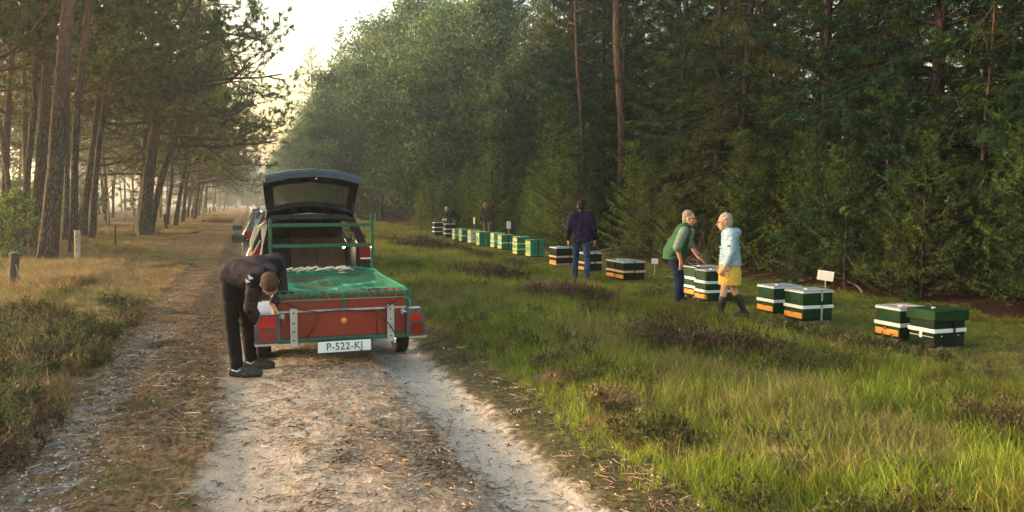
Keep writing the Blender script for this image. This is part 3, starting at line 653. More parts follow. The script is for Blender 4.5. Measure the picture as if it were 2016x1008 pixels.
# left side
x, y = field(120000, -10, -.3, 1.5, 110, 1.9)
m = fbm(x * .5 + 80, y * .5); short = (x > -1.4) | (y > 18)
pathy = bump(x, -.9, .55) * (y < 14)
p = np.where(x > -1.45, .22 * sstep(m, .5, .62) + .03, .9 * sstep(m, .30, .50) + .15) * (1 - sstep(-x, 5, 9) * .8)
p = p * (1 - .5 * (y > 30) * (x > -3))
keep = (rg.random(len(x)) < p) & (x < -.42 + .15 * (vnoise(x * 0 + 8, y * 2) - .5)); x, y, m = x[keep], y[keep], m[keep]
hs = np.where(x > -1.5, .35, .85 + .4 * bump(x, -4.2, 2.0) * bump(y, 15, 7)) * (.6 + .7 * fbm(x, y)) * np.where(y > 22, .8, 1) * (1 - .45 * (x > -3) * (y > 9))
k2 = fbm(x * .35 + 7, y * .35 + 3); rr = rg.random(len(x))
vi = rg.integers(9, 13, len(x)); vi = np.where((k2 > .50) & (rr < .6), rg.integers(6, 9, len(x)), vi); vi = np.where((x > -1.5) & (rr < .75), rg.integers(6, 9, len(x)), vi); vi = np.where(rr > .93, 13, vi)
scatter('left_grass', base_pts(x, y), rots(len(x)), hs, vi, tg + td + tr_, 'dry tan grass and small green tufts left of the track', 'grass')

def heather_mesh(R, h, n, r, mat, name='heather'):
    V = []
    az = r.random(n) * 6.283; rr = R * r.random(n) ** .6; p = np.column_stack([np.cos(az) * rr, np.sin(az) * rr, np.zeros(n)])
    hh = h * (.5 + .6 * r.random(n)) * np.sqrt(np.clip(1 - (rr / R) ** 2 * .8, .1, 1)); out = p / R * .55
    e = p + nrm(out + r.normal(0, .22, (n, 3)) + np.array([0, 0, 1.])) * hh[:, None]
    s = nrm(r.normal(size=(n, 3)) * [1, 1, 0]) * .0025
    V.append(np.stack([p - s, p + s, e], 1).reshape(-1, 3))
    q = p + (e - p) * .35
    V.append(needle_tris(q, e, 13, .035, .011, .65, -.2, r))
    return tris_mesh(name, np.concatenate(V), mat)
hm1 = [heather_mesh(.42, .36, 260, rg, HEATH), heather_mesh(.36, .30, 220, rg, HEATH), heather_mesh(.38, .30, 240, rg, HEATHG)]
hsmall = [heather_mesh(.14, .2, 40, rg, HEATHG, 'sprig'), heather_mesh(.14, .17, 36, rg, HEATH, 'sprig'), heather_mesh(.12, .24, 34, rg, HEATHG, 'sprig')]
HP = [(940, 556, 1.0, 0), (985, 566, 1.2, 0), (900, 548, .8, 1), (1075, 596, 1.0, 0), (1120, 598, 1.1, 1), (1165, 606, .9, 0), (1290, 690, .9, 0), (1340, 706, 1.0, 1), (1400, 716, 1.0, 0), (1460, 720, 1.0, 0), (1250, 668, .7, 1), (1320, 660, .8, 0), (1560, 748, .85, 2), (1590, 742, .7, 0), (1660, 728, .7, 2), (1930, 856, .6, 0),
      (1990, 872, .8, 0), (1870, 815, .6, 2), (800, 497, 1.5, 0), (850, 500, 1.5, 0), (895, 504, 1.5, 1), (760, 484, 1.2, 0), (830, 488, 1.4, 1), (940, 512, 1.1, 1), (1100, 770, .5, 1), (1010, 530, .9, 1), (1180, 640, .8, 1)]
rh = random.Random(8)
for i, (u, v, s, k) in enumerate(HP):
    X, Y = G(u, v - 6)
    o = mob('heather_clump', hm1[k], None, (X, Y, ghf(X, Y) - .02)); o.rotation_euler = (0, 0, rh.random() * 6); o.scale = (s * 1.1, s * 1.1, s * 1.2)
    nearw = ['behind the larger mound right of the trailer lamp', 'largest of the mound in mid verge', 'low and to the left of the mid verge mound', 'left end of the long mound before the walking man', 'middle of the long mound before the walking man', 'right end of the long mound before the walking man',
             'greyish one low in front of the vest man', 'tallest of the long dark row before the woman', 'centre of the long dark row before the woman', 'right end of the long dark row before the woman', 'small, left of the long dark row', 'pinkish-topped above the long dark row',
             'greenish, before the hives under the sign', 'brown, touching the greenish clump under the sign hives', 'loose greenish one before the nearest hives', 'dark, low at the right photo edge', 'cut by the right photo edge', 'small one left of the right-edge clump',
             'wide, level with the black hives', 'wide, before the yellow fronted hives', 'wide, before the teal hives', 'just right of the tailgate', 'between the wide far ones', 'before the nearest teal hive', 'tiny, beside the right wheel rut', 'brown, beyond the mid verge mound', 'small, between mid verge mound and long row'][i]
    props(o, 'heather clump %s' % nearw, 'heather', 'heather clumps in the right verge')
for i, (u, v, s) in enumerate([(250, 502, .75), (430, 441, 2.2), (350, 528, .7), (320, 532, .5), (130, 572, 1.1), (100, 560, .9), (330, 684, .45), (280, 810, .40), (60, 590, .8)]):
    X, Y = G(u, v); o = mob('heather_clump', hm1[2 if s < 1.5 else 0], None, (X, Y, ghf(X, Y) - .02)); o.rotation_euler = (0, 0, rh.random() * 6); o.scale = (s * 1.2, s * 1.2, s * .62)
    nearw = ['round green clump right of the pale stump post', 'large brown heather mound far along the left verge', 'flat green clump left of the bending man', 'small flat clump beside the flat green one', 'heather clump right of the dark wired post', 'heather clump below the green bush', 'small dark green clump on the brown track edge', 'dark tuft in the grassy patch of the left foreground', 'heather clump at the foot of the dark wired post'][i]
    props(o, nearw, 'heather', 'heather clumps at the left')
# dense heather bank, lower left
x = rg.uniform(-9, -1.25, 9000); y = 2.0 + 16 * rg.random(9000) ** 1.2
lim = -1.40 + .3 * (vnoise(x * 0 + 2, y * 1.1) - .5); dens = sstep(lim - x, 0, .15) * (1 - sstep(y, 9.5, 13.5)) * (.55 + .45 * sstep(fbm(x * .6, y * .6), .4, .55))
keep = rg.random(len(x)) < dens; x, y = x[keep], y[keep]
scatter('heather_bank', base_pts(x, y), rots(len(x)), .7 + .7 * rg.random(len(x)), np.where(rg.random(len(x)) < .45, rg.integers(3, 8, len(x)), rg.integers(0, 3, len(x))), hsmall + td[:3] + tr_, 'dense low heather covering the bank at lower left', 'heather')
# heather sprigs strewn through the right verge
x, y = field(900, 2.4, 7, 2, 34, 1.6); k_ = fbm(x * .7 + 5, y * .7) > .53; x, y = x[k_], y[k_]
scatter('verge_heather', base_pts(x, y), rots(len(x)), .6 + .6 * rg.random(len(x)), rg.integers(0, 3, len(x)), hsmall, 'sprigs of brown heather growing through the verge grass', 'heather')
# litter
def stick(l, w, r):
    P = np.array([[0, 0, 0], [l * .35, r.normal(0, .06) * l, .003], [l * .7, r.normal(0, .1) * l, .002], [l, r.normal(0, .12) * l, 0]]); T = Tubes(); T.add(P + [-l / 2, 0, .004], [w, w, w * .8, w * .4], 3); return T
LIT1 = leafmat('litter_brown', (.17, .10, .055), (.30, .20, .12), None, 3, .0, .9); LIT2 = leafmat('litter_pale', (.45, .38, .29), (.3, .22, .14), None, 3, .0, .9); LIT3 = leafmat('litter_dark', (.07, .045, .03), (.13, .08, .05), None, 3, 0, .9)
def leafm(s, mat, r): 
    V = [(-s, 0, .002), (0, -s * .45, .006), (s, 0, .004), (0, s * .45, .012)]; return fastmesh('leaf', V, [(0, 1, 2, 3)], mat)
lit = [stick(.07, .0022, rg).mesh('stick', LIT1), stick(.11, .0025, rg).mesh('stick', LIT1), stick(.05, .002, rg).mesh('stick', LIT3), stick(.09, .003, rg).mesh('stick', LIT2), leafm(.016, LIT1, rg), leafm(.014, LIT2, rg), leafm(.018, LIT3, rg)]
x, y = field(80000, -1.6, 2.3, 2.2, 22, 2.2)
rr = rg.random(len(x)); inr = np.maximum(bump(x, 1.55, .2), .8 * bump(x, -.1, .2)); p = .25 + .75 * sstep(fbm(x * 1.2 + 40, y * .6), .42, .6)
keep = rr < p * (1 - .82 * inr); x, y = x[keep], y[keep]
vi = rg.choice(7, len(x), p=[.30, .12, .25, .03, .16, .06, .08])
scatter('track_litter', base_pts(x, y) + [0, 0, .006], rots(len(x), .12), .6 + .8 * rg.random(len(x)), vi, lit, 'dead needles, twigs and leaf scraps strewn over the track', 'litter')
STONE = pmat('pebble', (.62, .58, .52), .8, var=.3)
def pebble(r):
    bm = bmesh.new(); bmesh.ops.create_icosphere(bm, subdivisions=1, radius=.011)
    for v in bm.verts: v.co = Vector((v.co.x * (1 + r.normal(0, .2)), v.co.y * (.8 + r.normal(0, .2)), v.co.z * .55))
    me = bpy.data.meshes.new('pebble'); bm.to_mesh(me); bm.free(); me.materials.append(STONE); return me
x = np.concatenate([rg.normal(-1.12, .16, 1500), rg.normal(.75, .5, 900), rg.uniform(-.3, 1.8, 500)]); y = 2.2 + 9 * rg.random(2900) ** 1.5
scatter('pebbles', base_pts(x, y) + [0, 0, .004], rots(len(x)), .3 + .8 * rg.random(len(x)) ** 2, rg.integers(0, 3, len(x)), [pebble(rg) for _ in range(3)], 'small pale stones lying in the ruts', 'stones')
# forest floor twigs and dead branches
x = np.concatenate([rg.uniform(10, 20, 5000), rg.uniform(-14, -4.5, 4500)]); y = 2 + 70 * rg.random(9500) ** 1.5
scatter('forest_litter', base_pts(x, y) + [0, 0, .02], rots(len(x), .25), 2 + 2.5 * rg.random(len(x)), rg.choice(7, len(x), p=[.15, .05, .35, .0, .15, .0, .3]), lit, 'dead twigs and leaves on the woodland floor', 'litter')
DEADW = pmat('dead_wood', (.30, .22, .16), .9, var=.35, vs=5, bumps=.4, bscale=30, stretch=(1, 1, 1))
GREYW = pmat('grey_dead_wood', (.13, .095, .07), .9, var=.35, vs=5, bumps=.4)
def fallen(x, y, L, az, r0, label, seed, mat=None, z=0.05, tilt=0.05):
    r = np.random.default_rng(seed); T = Tubes(); P = [np.array([0, 0, z])]; d = np.array([math.cos(az), math.sin(az), tilt])
    for k in range(8): d = nrm(d + r.normal(0, .12, 3) * [1, 1, .4]); P.append(P[-1] + d * L / 8)
    P = np.array(P); T.add(P, np.linspace(r0, r0 * .35, 9), 6)
    for k in range(7):
        q = P[1 + r.integers(0, 7)]; e = q + nrm(d + r.normal(0, .8, 3) * [1, 1, .5] + [0, 0, .25]) * L * (.15 + .25 * r.random()); T.add(np.stack([q, (q + e) / 2 + r.normal(0, .03, 3), e]), [r0 * .4, r0 * .3, r0 * .12], 4)
    o = mob('fallen_branch', T.mesh('fallen_branch', mat or DEADW), None, (x, y, ghf(x, y))); return props(o, label, 'branch', 'fallen branches')
def GV(u, v): return G(u, v)
fb = [(1170, 497, 2.2, .3, .035, 'pale fallen branch right of the walking man', None), (1215, 492, 1.8, -.6, .03, 'pale broken branch behind the salmon-banded hives', None), (1262, 500, 2.0, .5, .035, 'crooked dead branch behind the middle hives', None),
      (1310, 545, 1.6, -.75, .03, 'pale branch lying left of the man in the green vest', None), (1700, 580, 2.4, .9, .03, 'dead branch on the brown floor behind the white sign', GREYW), (1905, 560, 2.6, -.2, .03, 'pale curved branch behind the nearest hives', GREYW),
      (1960, 520, 2.2, .8, .028, 'forked dead branch at the right photo edge', None), (1560, 560, 1.8, .3, .022, 'thin dead branch behind the woman', GREYW), (240, 470, 3.4, -.1, .05, 'dark fallen branch across the left wood floor', GREYW),
      (195, 430, 4.5, .1, .06, 'pale fallen trunk lying behind the fence posts', None), (110, 548, 1.4, -.3, .022, 'bent dead stick in the dry grass at left', None), (232, 605, .8, 1.3, .012, 'short stick standing up in the heather at left', GREYW), (130, 512, 1.2, -.9, .02, 'small broken branch leaning on the thick pine', None)]
for i, (u, v, L, az, r0, lab, mt) in enumerate(fb):
    X, Y = G(u, v); fallen(X, Y, L, az, r0, lab, 60 + i, mt, tilt=.12 if i in (4, 5, 6, 12) else .03)
# low dead brush and small self-sown spruce sprays filling the foot of the right-hand wood
def brush_mesh(seed, mat):
    r = np.random.default_rng(seed); T = Tubes()
    for k in range(18):
        q = np.append(r.normal(0, .45, 2), 0); d = nrm(np.append(r.normal(0, 1, 2), abs(r.normal(.5, .5)))); e = q + d * (.5 + .9 * r.random())
        T.add(np.stack([q, (q + e) / 2 + r.normal(0, .06, 3), e]), [.009, .006, .002], 3)
        f = e + nrm(d + r.normal(0, .6, 3)) * .35; m_ = (q + e) / 2; T.add(np.stack([m_, (m_ + f) / 2, f]), [.005, .004, .002], 3)
    return T.mesh('brush', mat)
x = rg.uniform(11.2, 14, 120); y = 3 + 50 * rg.random(120) ** 1.3
scatter('dead_brush', base_pts(x, y), rots(len(x)), .4 + .5 * rg.random(len(x)), rg.integers(0, 3, len(x)), [brush_mesh(71, GREYW), brush_mesh(72, GREYW), brush_mesh(73, DEADW)], 'tangled dead brushwood at the foot of the right-hand wood', 'brushwood')
# ================================================================== HIVES
def gz(x, y): return ghf(x, y)
HG = pmat('hive_dark_green', (.006, .040, .009), .5, spec=.2, var=.25, vs=6, bumps=.15, bscale=90, dirt=(.07, .075, .045), dirt_amt=.55)
HG2 = pmat('hive_near_black_green', (.004, .017, .006), .5, spec=.2, var=.2, vs=6, dirt=(.05, .055, .038), dirt_amt=.5)
HK = pmat('hive_black', (.010, .011, .012), .5, spec=.2, var=.2, dirt=(.05, .05, .045), dirt_amt=.3)
HW = pmat('hive_white_band', (.80, .80, .76), .5, var=.06, dirt=(.5, .48, .4), dirt_amt=.3)
HO = pmat('hive_orange', (.80, .32, .045), .5, var=.12, dirt=(.4, .18, .05), dirt_amt=.3)
HSAL = pmat('hive_salmon_band', (.80, .47, .27), .55, var=.1)
HY = pmat('hive_yellow', (.80, .58, .10), .5, var=.1)
HPALE = pmat('hive_pale_cream', (.78, .74, .50), .55, var=.1)
HT = pmat('hive_teal_green', (.03, .23, .12), .5, var=.12, dirt=(.06, .14, .09), dirt_amt=.3)
HTL = pmat('hive_light_green', (.20, .42, .24), .5, var=.1)
LID = pmat('hive_metal_lid', (.42, .45, .46), .38, metal=.35, var=.15, vs=5, dirt=(.25, .26, .24), dirt_amt=.5)
LIDW = pmat('lid_white_edge', (.75, .76, .74), .4, var=.05)
STRAPK = pmat('black_strap', (.02, .02, .02), .8, var=.2)
STRAPG = pmat('pale_green_strap', (.30, .42, .36), .7, var=.2)
REDP = pmat('red_plastic', (.45, .04, .03), .4)
WP = pmat('white_plastic', (.82, .82, .80), .4, var=.04)
WOODG = pmat('grey_board', (.30, .25, .19), .85, var=.3, bumps=.3, stretch=(1, 8, 8))
PRINT = pmat('red_white_print', (.75, .25, .2), .5)
def hive(kind, x, y, w, d, H, label, cfg, group):
    """x, y = front (track side) corner nearest the camera; w along x, d along y"""
    cx, cy = x + w / 2, y + d / 2; z = gz(cx, cy); t = thing('beehive', label, 'beehive', (cx, cy, z), 0, group)
    t.rotation_euler = (0, 0, cfg.get('rz', 0)); hx, hy = w / 2, d / 2
    body, band, strip = cfg['body'], cfg.get('band'), cfg.get('strip')
    MB().bb(-hx + .02, hx - .02, -hy + .03, -hy + .10, .0, .045).bb(-hx + .02, hx - .02, hy - .10, hy - .03, .0, .045).build('runner', WOODG, t)
    MB().bb(-hx - .02, hx, -hy, hy, .047, .075, bev=.004).build('floor_board', cfg.get('floor', HG2), t)
    lidh = cfg.get('lidh', .03); z0 = .077; zt = H - lidh; nb = cfg.get('boxes', 2)
    bh = cfg.get('bandh', .045); k = cfg.get('bands', 1)
    step = (zt - z0) / nb; zc = z0
    for i in range(nb):
        top = z0 + step * (i + 1); b1 = top - (bh if i < k and band else 0) - .002
        m = MB().bb(-hx, hx, -hy, hy, zc, b1, bev=.005)
        if cfg.get('ribs'):
            m.bb(-hx - .012, hx + .012, -hy - .012, hy + .012, b1 - .06, b1 - .045, bev=.003); m.bb(-hx - .012, hx + .012, -hy - .012, hy + .012, zc + .004, zc + .02, bev=.003)
        o = m.build('hive_box', cfg.get('topbox', body) if (i == nb - 1) else body, t)
        MB().box((-hx * .3, -hy - .001, (zc + b1) / 2 + .02), (.11, .006, .022), bev=.002).build('hand_hold', HK, o)
        if band and i < k:
            MB().bb(-hx - .014, hx + .014, -hy - .014, hy + .014, b1 + .002, top, bev=.004).build('band', band, t)
        zc = top + .002
    if strip:
        MB().bb(-hx - .016, -hx - .003, -hy + .01, hy - .01, z0 + .002, z0 + .078, bev=.003).build('entrance_strip', strip, t)
        if cfg.get('disc', True):
            MB().lathe([(0, -.006), (.017, -.005), (.02, 0), (.02, .006)], (-hx - .019, .02, z0 + .082), 'X', 12).build('entrance_disc', REDP, t)
    if cfg.get('front'):
        MB().bb(-hx - .008, -hx - .002, -hy + .012, hy - .012, z0 + .15 * H, zt - .18 * H, bev=.002).build('front_panel', cfg['front'], t)
        MB().bb(-hx - .012, -hx - .009, -hy + .012, hy - .012, zt - .17 * H, zt - .02, bev=.001).build('front_panel', HY, t)
        MB().box((-hx - .013, .0, z0 + .24), (.006, .12, .035), bev=.002).build('vent_slot', HK, t)
    if cfg.get('screws'):
        m = MB()
        for yy in (-.12, .13): m.lathe([(0, -.004), (.008, -.003), (.009, 0)], (yy, -hy - .002, z0 + .10), 'Y', 8)
        m.build('screw', WP, t)
    lm = cfg.get('lid', LID); ov = cfg.get('over', .006)
    if cfg.get('biglid'):
        MB().bb(-hx - .03, hx + .03, -hy - .03, hy + .03, zt - .09, H, bev=.01).build('lid', lm, t)
        MB().box((-.04, .02, H + .008), (.05, .02, .016), bev=.004).build('lid_clip', WP, t)
    else:
        MB().bb(-hx - ov, hx + ov, -hy - ov, hy + ov, zt + .001, H, bev=.003).build('lid', lm, t)
        MB().bb(-hx - ov - .003, hx + ov + .003, -hy - ov - .003, hy + ov + .003, zt - .006, zt + .012, bev=.002).build('lid_edge', LIDW if cfg.get('whiteedge') else body, t)
        MB().box((-hx * .35, -hy * .2, H + .006), (.03, .05, .012), (0, 0, .4), bev=.003).build('lid_clip', WP, t)
    if cfg.get('print'):
        m = MB()
        for q in range(3): m.box((-.02 + q * .035, 0, H + .002), (.018, d * .7, .002), (0, 0, .35))
        m.build('printed_stripes', PRINT, t)
        MB().box((.06, 0, H + .003), (.012, d * .7, .002), (0, 0, .35)).build('printed_stripes', WP, t)
    st = cfg.get('strap')
    if st:
        sx = cfg.get('sx', .02); r_ = .004; ww = .028
        m = MB().bb(sx - ww / 2, sx + ww / 2, -hy - .024, -hy - .018, .045, H + .004).bb(sx - ww / 2, sx + ww / 2, -hy - .024, hy + .024, H + .002, H + .007)
        m.bb(sx - ww / 2, sx + ww / 2, hy + .018, hy + .024, .045, H + .004); m.build('strap', st, t)
        MB().box((sx, -hy - .028, H * .62), (.04, .012, .05), bev=.003).build('buckle', HK, t)
    if cfg.get('handle'):
        MB().bb(-hx - .018, -hx - .003, -.02, .02, z0 + .07, z0 + .14, bev=.006).build('white_clip', WP, t)
        MB().bb(-hx - .006, -hx - .001, -hy + .01, hy - .01, z0 + .09, z0 + .096).build('trim_line', LIDW, t)
    return t
GH_ = 'beehives standing in a row on the grass verge'
dk = dict(body=HG, band=HW, strip=HO, lid=LID, whiteedge=True)
hive('d', 7.37, 6.69, .46, .35, .475, 'nearest beehive, dark green with overhanging lid, white band and no orange strip', dict(body=HG2, band=HW, lid=HG, biglid=True, handle=True, screws=True, strap=STRAPK, sx=.05, bandh=.045), GH_)
hive('d', 7.44, 7.25, .47, .385, .43, 'green beehive with grey lid, red printed stripes and orange strip, behind the nearest one', dict(dk, print=True), GH_)
hive('d', 7.24, 8.74, .50, .39, .47, 'dark green beehive with pale green strap below the white sign', dict(dk, strap=STRAPG, sx=.05, screws=False), GH_)
hive('d', 7.40, 9.58, .50, .39, .46, 'dark green beehive left of the strapped one below the white sign', dict(dk), GH_)
hive('d', 7.28, 11.16, .50, .39, .57, 'tall dark green beehive with two white bands beside the woman', dict(dk, boxes=3, bands=2, whiteedge=False, strap=STRAPK, sx=.1), GH_)
hive('d', 7.32, 11.62, .50, .39, .56, 'tall dark green beehive with two white bands next to the man in the green vest', dict(dk, boxes=3, bands=2, whiteedge=False, strap=STRAPK, sx=-.2), GH_)
sal = dict(body=HG2, band=HSAL, strip=HO, lid=LID, whiteedge=True, disc=False, strap=STRAPK)
hive('d', 7.56, 14.80, .50, .40, .45, 'right-hand beehive of the touching pair with salmon bands', dict(sal, sx=.0), GH_)
hive('d', 7.56, 15.24, .50, .40, .45, 'left-hand beehive of the touching pair with salmon bands', dict(sal, sx=-.23), GH_)
hive('d', 7.76, 17.3, .46, .46, .51, 'dark beehive with salmon band right of the walking man\'s legs', dict(sal, sx=.05), GH_)
hive('d', 7.72, 19.05, .48, .48, .52, 'dark beehive with salmon band left of the walking man on a pale board', dict(sal, sx=.15, floor=HSAL), GH_)
pg_ = dict(body=HT, lid=HTL, strip=HY, front=HTL, ribs=True, disc=False, lidh=.035)
hive('p', 8.05, 21.95, .44, .46, .58, 'nearest teal green beehive with yellow strip and black strap', dict(pg_, strap=STRAPK, lid=HT), GH_)
hive('p', 8.05, 23.2, .42, .44, .64, 'pale green and yellow beehive half behind the nearest teal one', dict(pg_, boxes=3, band=HY, bands=2, bandh=.04), GH_)
hive('p', 8.5, 26.2, .46, .46, .58, 'teal beehive with yellow top box and black strap under the small white sign', dict(pg_, topbox=HT, band=HPALE, strap=STRAPK), GH_)
hive('p', 8.5, 27.1, .44, .44, .60, 'pale beehive left of the strapped teal one under the small sign', dict(pg_, body=HTL, band=HPALE), GH_)
hive('p', 8.55, 29.2, .46, .46, .60, 'deep green ribbed beehive with pale strap in front of the man in the hood', dict(pg_, strap=STRAPG, body=HT), GH_)
hive('p', 8.55, 30.5, .42, .44, .60, 'yellow fronted beehive left of the deep green ribbed one', dict(pg_, body=HPALE), GH_)
hive('p', 8.6, 32.1, .46, .46, .58, 'teal beehive with white band in front of the thin sign post', dict(pg_, band=HW, strap=STRAPG), GH_)
hive('p', 8.6, 33.3, .44, .44, .56, 'farthest pale yellow fronted beehive beside the black hives', dict(pg_, body=HTL, band=HPALE), GH_)
bk = dict(body=HK, band=HW, lid=LID, boxes=3, bands=2, bandh=.05, whiteedge=True)
hive('k', 8.82, 35.9, .48, .48, .73, 'black beehive with white bands in front of the bending bald man', dict(bk, strap=STRAPK), GH_)
hive('k', 8.85, 38.4, .48, .48, .73, 'farthest beehive, black with white bands, at the left end of the row', dict(bk), GH_)

# ================================================================== SIGNS, POSTS
POSTW = pmat('pale_post_wood', (.50, .40, .28), .85, var=.3, vs=6, bumps=.4, stretch=(1, 1, .2))
POSTD = pmat('dark_post_wood', (.075, .055, .04), .9, var=.35, vs=6, bumps=.5, stretch=(1, 1, .2))
STAKE = pmat('sign_stake', (.55, .45, .33), .8, var=.2)
SIGNW = pmat('sign_white', (.86, .82, .78), .5, var=.03)
INK = pmat('faded_red_ink', (.62, .40, .36), .7)
def sign(x, y, w, h, ztop, label, face, lines=5, tilt=0.0, back=.0, grp='white signs on stakes behind the hives'):
    z = gz(x, y); t = thing('sign', label, 'sign', (x, y, z), face, grp)
    MB().tube([(0, .012, -.05), (0, .012, ztop - .03)], .011, 6).build('stake', STAKE, t)
    o = MB().box((0, 0, ztop - h / 2), (w, .008, h), (0, tilt, 0), bev=.002).build('sign_board', SIGNW, t)
    if lines:
        m = MB(); r = random.Random(3)
        for i in range(lines):
            zz = ztop - h * (.18 + .66 * i / max(1, lines - 1)); x0 = -w * .38
            while x0 < w * .36:
                l = r.uniform(.02, .06) * w / .25
                if x0 + l > w * .4: break
                m.box((x0 + l / 2, -.0055, zz - (x0 + l / 2) * math.tan(tilt)), (l, .002, h * .035), (0, tilt, 0)); x0 += l + .012
        m.build('faded_lettering', INK, o)
    return t
sign(*G(1624, 592), .255, .165, .56, 'white sign with faded lettering on a stake behind the second hive pair', -.75, 5, .12)
sign(*G(1289, 536), .16, .13, .42, 'small white sign on a stake left of the man in the green vest', -.5, 4, .05)
sign(9.9, 29.6, .17, .30, .98, 'tall narrow white sign on a stake behind the pale green hives', -.35, 0)
sign(10.1, 35.4, .10, .30, 1.0, 'narrow white marker stake beside the far bending man', -.9, 0)
def post(name, u, v0, u1, v1, r, mat, label, kind='round', grp='fence posts along the left side', sides=9, extra=None):
    X, Y = G(u, v0); z = gz(X, Y); X1, Z1 = AY(u1, v1, Y); r_ = random.Random(int(u)); n = 7
    P = [(0, 0, -.1)] + [((X1 - X) * k / n + r_.uniform(-.1, .1) * r, r_.uniform(-.1, .1) * r, (Z1 - z) * k / n) for k in range(1, n + 1)]
    R = [r * r_.uniform(.92, 1.1) for _ in P]
    o = thing(name, label, 'post', (X, Y, z), 0, grp)
    MB().tube(P, R, sides, smooth=False if sides < 6 else True).build('shaft', mat, o)
    h = Z1 - z
    if extra == 'wire':
        MB().tube([(-.03, -.07, h - .02), (.0, -.09, h + .03), (.09, -.05, h + .04), (.13, 0, h - .02)], .014, 6).build('cap', POSTW, o)
        for k in range(2): MB().tube([(.06, -.06, h * .75), (.10 + .02 * k, -.1, h * .4), (.05, -.09, .05)], .004, 5).build('loose_wire', pmat('wire_metal', (.45, .45, .42), .5, metal=.5), o)
    if extra == 'knots':
        for k in (.35, .62, .8): MB().lathe([(.0, -.02), (.018, -.015), (.022, 0)], (0, -r * .9, h * k), 'Y', 8).build('branch_stub', POSTD, o)
    if extra == 'hook':
        MB().tube([(0, 0, h - .03), (-.02, 0, h), (-.12, 0, h + .0)], r * .8, 6).build('top_rail_stub', mat, o)
    return o
post('fence_post', 27, 574, 29, 500, .075, POSTD, 'dark weathered post with loose wire and pale cap at the left edge', extra='wire')
post('fence_post', 153, 522, 152, 453, .075, POSTW, 'pale knotty log post in front of the pink-barked pine', extra='knots')
post('fence_post', 272, 471, 269, 432, .06, POSTW, 'pale thin post with a short crosspiece before the leaning pair', extra='hook')
post('fence_post', 302, 449, 303, 425, .10, POSTD, 'dark short post just right of the leaning pine pair')
post('fence_post', 327, 455, 325, 422, .10, POSTD, 'dark thick post standing apart right of the leaning pair')
post('fence_post', 341, 446, 342, 419, .07, POSTW, 'pale post at the foot of the thin leaning pine')
post('slim_pole', 213, 468, 214, 396, .05, POSTW, 'tall slim pale pole between the trunks', grp='poles in the left wood')
post('slim_pole', 227, 490, 227, 443, .03, POSTD, 'thin grey stake right of the tall pale pole', grp='poles in the left wood')
for i, (u, v0, v1, mt) in enumerate([(359, 436, 413, POSTD), (366, 437, 412, POSTW), (378, 431, 412, POSTD), (385, 429, 410, POSTD), (392, 428, 410, POSTD), (403, 425, 409, POSTW), (413, 423, 408, POSTD), (424, 419, 407, POSTD), (434, 417, 406, POSTW)]):
    post('fence_post', u, v0, u, v1, .09, mt, '%s post in the receding far part of the left fence, %s from the camera' % ('pale' if mt is POSTW else 'dark', ['seventh', 'eighth', 'ninth', 'tenth', 'eleventh', 'twelfth', 'thirteenth', 'fourteenth', 'fifteenth'][i]))
post('marker_post', 740, 437, 740, 418, .09, pmat('green_post', (.02, .08, .05), .6), 'short green marker post standing in the verge right of the open tailgate', grp='marker posts')

# ================================================================== TRAILER
TG = pmat('trailer_green', (.012, .10, .055), .35, var=.15, coat=.3, dirt=(.10, .12, .09), dirt_amt=.35)
TP = pmat('trailer_red_board', (.23, .022, .009), .42, var=.18, vs=3, dirt=(.15, .06, .03), dirt_amt=.5, bumps=.05)
GALV = pmat('galvanised_steel', (.52, .54, .55), .38, metal=.7, var=.15)
RUB = pmat('tyre_rubber', (.022, .021, .020), .85, var=.2, dirt=(.18, .15, .11), dirt_amt=.6, vs=12)
LENS = pmat('red_lens', (.42, .006, .006), .12, var=.05, coat=1.0)
LENSD = pmat('deep_red_lens', (.20, .005, .005), .15, var=.05, coat=1.0)
LAMPH = pmat('lamp_housing', (.075, .08, .085), .5)
BLK = pmat('black_plastic', (.018, .018, .02), .45)
PLATE = pmat('plate_white', (.84, .85, .86), .35, var=.02)
PLY = pmat('load_floor_board', (.18, .075, .045), .7, var=.25, stretch=(1, 12, 1))
NET = pmat('green_net_string', (.02, .38, .21), .5, var=.2)
ORF = pmat('orange_reflector', (.75, .25, .04), .3, coat=.8)
FEND = pmat('pale_mudguard', (.62, .64, .68), .4, metal=.3, var=.08)
X0, X1t, Y0, Y1t = .215, 1.495, 7.75, 10.0; ZB, ZT = .325, .785
tz = -.02
tr = thing('trailer', 'green framed box trailer with red-brown panels under a green net', 'trailer', (0, 0, tz))
fr = MB(); s_ = .035
for x in (X0, X1t):
    fr.bb(x - s_ / 2, x + s_ / 2, Y0, Y1t, ZT - s_, ZT, .003); fr.bb(x - s_ / 2, x + s_ / 2, Y0, Y1t, ZB, ZB + .05, .003); fr.bb(x - s_ / 2, x + s_ / 2, Y0 + .04, Y1t, .615, .64, .003)
    for y in (Y0 + .02, Y0 + .75, Y0 + 1.5, Y1t - .02): fr.bb(x - s_ / 2 - .002, x + s_ / 2 + .002, y - s_ / 2, y + s_ / 2, ZB - .003, ZT + .003, .003)
for y in (Y0, Y1t): fr.bb(X0, X1t, y - s_ / 2, y + s_ / 2, ZT - s_ + .001, ZT - .001, .003)
fr.bb(X0 - .01, X1t + .01, Y0 - .025, Y0 + .03, ZB - .025, ZB + .022, .003); fr.bb(X0, X1t, Y1t - .02, Y1t + .02, ZB, ZB + .05)
fr.bb(.84, .87, Y0 - .02, Y0 + .0, .612, ZT - .03)
fr.build('frame', TG, tr)
MB().bb(X0 + .02, X1t - .02, Y0 - .022, Y0 - .004, .602, .622, .002).build('rail_strip', GALV, tr)
